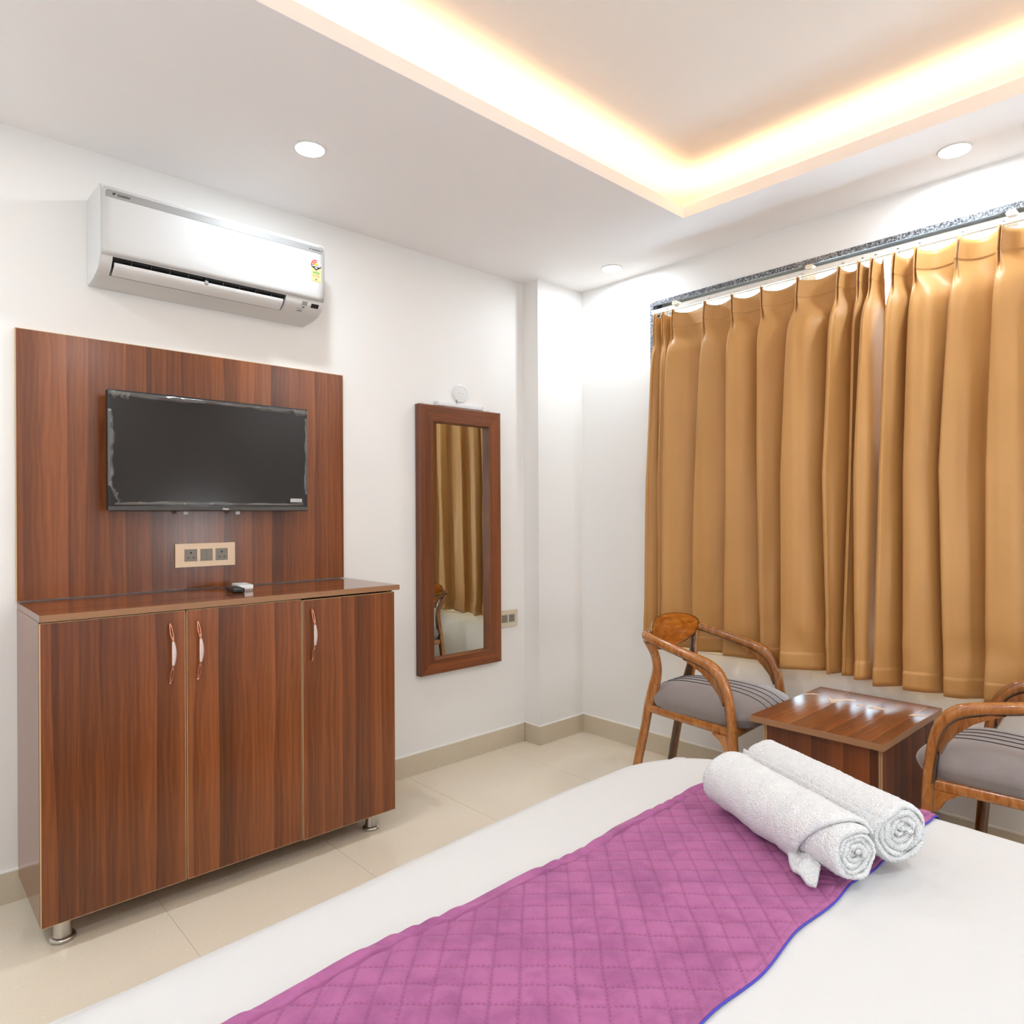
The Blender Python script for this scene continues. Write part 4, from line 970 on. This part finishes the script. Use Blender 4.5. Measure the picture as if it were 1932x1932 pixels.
m = MB(); m.sweep([(p[1][0]+0.0015, p[1][1], p[1][2]-0.0012) for p in pr[::3]], (0.0019, 0.0017), 8, ref=(1, 0, 0)); build('lining_edge', m, M_blue, t, True, 180, label='blue lining showing along the edge')

# ------------------------------------------------------------------ towels
def towel(name, A, B, R, turns, pitch, label, flap=False, sd=0.0, th0=0.0, squash=0.94):
    A = Vector(A); B = Vector(B); ax = (B-A); L = ax.length; ax.normalize(); side = Vector((ax.y, -ax.x, 0)).normalized(); up = Vector((0, 0, 1))
    t = thing(name, label, 'towel', ((A.x+B.x)/2, (A.y+B.y)/2, A.z-R), 'rolled towels on the bed')
    n = int(turns*64); th = pitch*0.96
    sec = []
    for k in range(n+1):
        ang = 2*PI*turns*k/n; r = R-th/2-pitch*(turns-turns*k/n); r = max(r, 0.004)
        sec.append((ang+th0, r, th*(0.5 if k > 3 and k < n-3 else 0.5*0.7)))
    def wr(ang, r, s_):
        # organic deformation of a roll section along its length
        w = 1+0.035*noise.noise((math.cos(ang)*1.2+sd, math.sin(ang)*1.2, s_*5))+0.05*noise.noise((s_*3.0, sd, 0.4))
        x = r*math.cos(ang)*w*1.03; z = r*math.sin(ang)*w*squash
        lim = -R*0.90
        if z < lim: z = lim+(z-lim)*0.15
        return x, z
    NS = 130
    poly = [(a, r+h) for (a, r, h) in sec]+[(a, r-h) for (a, r, h) in sec[::-1]]
    rows = []
    for i in range(NS+1):
        s_ = i/NS; e_ = min(s_, 1-s_)*L; rowp = []
        for (a, r) in poly:
            taper = 0.0035*(1-sstep(0, 0.012, e_)); jag = 0.0
            rr = r+(0.0016*noise.noise((a*9+sd, s_*110, r*300)))+0.0010*noise.noise((a*22+sd, s_*260, 1.0))
            if r > R-0.02 and e_ < 0.014: rr -= taper
            x, z = wr(a, rr, s_)
            off = (s_-0.5)*L+(0.010*noise.noise((a*1.1, r*60, sd+(0 if s_ < 0.5 else 9))))*(1 if e_ < 0.03 else 0.2)+((R-r)*0.22*(1 if s_ > 0.5 else -1))*(1-sstep(0, 0.05, e_))*(-0.4)
            p = (A+B)/2+ax*off+side*x+up*z; rowp.append(p[:])
        rows.append(rowp)
    m = MB(); m.grid(rows, 0, True); NP = len(poly); h = n+1
    for base in (0, NS*NP):
        for k in range(n): q = (base+k, base+k+1, base+NP-2-k, base+NP-1-k); m.f.append(q if base else q[::-1]); m.m.append(0)
    if flap:
        # outer wrap with a diagonal edge and a loose corner spilling on to the runner
        NS2, NA2 = 90, 80; rowsA, rowsB = [], []
        for i in range(NS2+1):
            s_ = i/NS2; ra, rb = [], []
            for k in range(NA2+1):
                q = k/NA2; ang = -0.55*PI+q*1.42*PI      # from below the front, over the top, down the back
                send = 0.71+0.245*sstep(0.05, 0.8, q)   # how far along the roll this wrap reaches
                ss = s_*send-0.004; fold = sstep(0.56, 0.68, ss)*sstep(0.42, 0.0, q)
                r1 = R+0.0015+0.0105
                r1 += 0.013*fold*(0.9+0.4*math.sin(q*17))+0.006*sstep(0.25, 0.0, q)*sstep(0.3, 0.6, ss)*(1+0.5*math.sin(ss*36))
                r1 += 0.0022*noise.noise((ss*22, q*9, sd))+0.004*noise.noise((ss*6, q*3, sd+3))
                lip = 1-sstep(0.0, 0.03, 1-s_)
                for (rr, out) in ((r1-0.004*lip, ra), (R+0.0005+0.006*fold, rb)):
                    x = rr*math.cos(ang)*1.03; z = rr*math.sin(ang)*squash
                    if z < -R*0.90: z = -R*0.90+(z+R*0.90)*0.10
                    p = (A+B)/2+ax*((ss-0.5)*L)+side*x+up*z; out.append(p[:])
            rowsA.append(ra); rowsB.append(rb)
        m.grid([a_+b_[::-1] for a_, b_ in zip(rowsA, rowsB)], 0, True)
        K = 2*(NA2+1); base = len(m.v)-(NS2+1)*K
        for b0 in (base, base+NS2*K):
            for k in range(NA2): m.f.append((b0+k, b0+k+1, b0+K-2-k, b0+K-1-k)); m.m.append(0)
        # loose corner
        C0 = (A+B)/2+ax*(0.275*L)-up*(R*0.52)
        NU_, NV_ = 26, 20; ru, rl = [], []
        for i in range(NU_+1):
            u = i/NU_; a_, b_ = [], []
            for k in range(NV_+1):
                w = k/NV_; reach = 0.024+0.018*math.sin(u*PI)+0.018*sstep(0.5, 1.0, u)
                pos = C0+ax*((u-0.5)*0.095+0.034*w)+side*(R*0.80+reach*w); hh = (R*0.30)*(1-sstep(0, 0.85, w))-R*0.38+0.010+0.005*math.sin(u*11+w*2)*(1-0.5*w)
                a_.append((pos.x, pos.y, C0.z+hh+0.004*noise.noise((u*9, w*7, 2)))); b_.append((pos.x, pos.y, C0.z+hh-0.008))
            ru.append(a_); rl.append(b_)
        m.grid([a_+b_[::-1] for a_, b_ in zip(ru, rl)], 0, True)
        K = 2*(NV_+1); base = len(m.v)-(NU_+1)*K
        for b0 in (base, base+NU_*K):
            for k in range(NV_): m.f.append((b0+k, b0+k+1, b0+K-2-k, b0+K-1-k)); m.m.append(0)
    build('roll', m, M_terry, t, True, 180, fix=True)
    return t
ZR = BZ+0.012+0.015
towel('rolled_towel', (1.970, -1.570, ZR+0.056), (2.329, -1.736, ZR+0.056), 0.058, 5.0, 0.0114, 'front white towel roll with a loose corner on the mauve runner', True, 3.0, 2.2)
towel('rolled_towel', (1.973, -1.412, ZR+0.066), (2.364, -1.594, ZR+0.066), 0.069, 5.0, 0.0132, 'back white towel roll, the one nearer the coffee table', False, 11.0, 0.6)
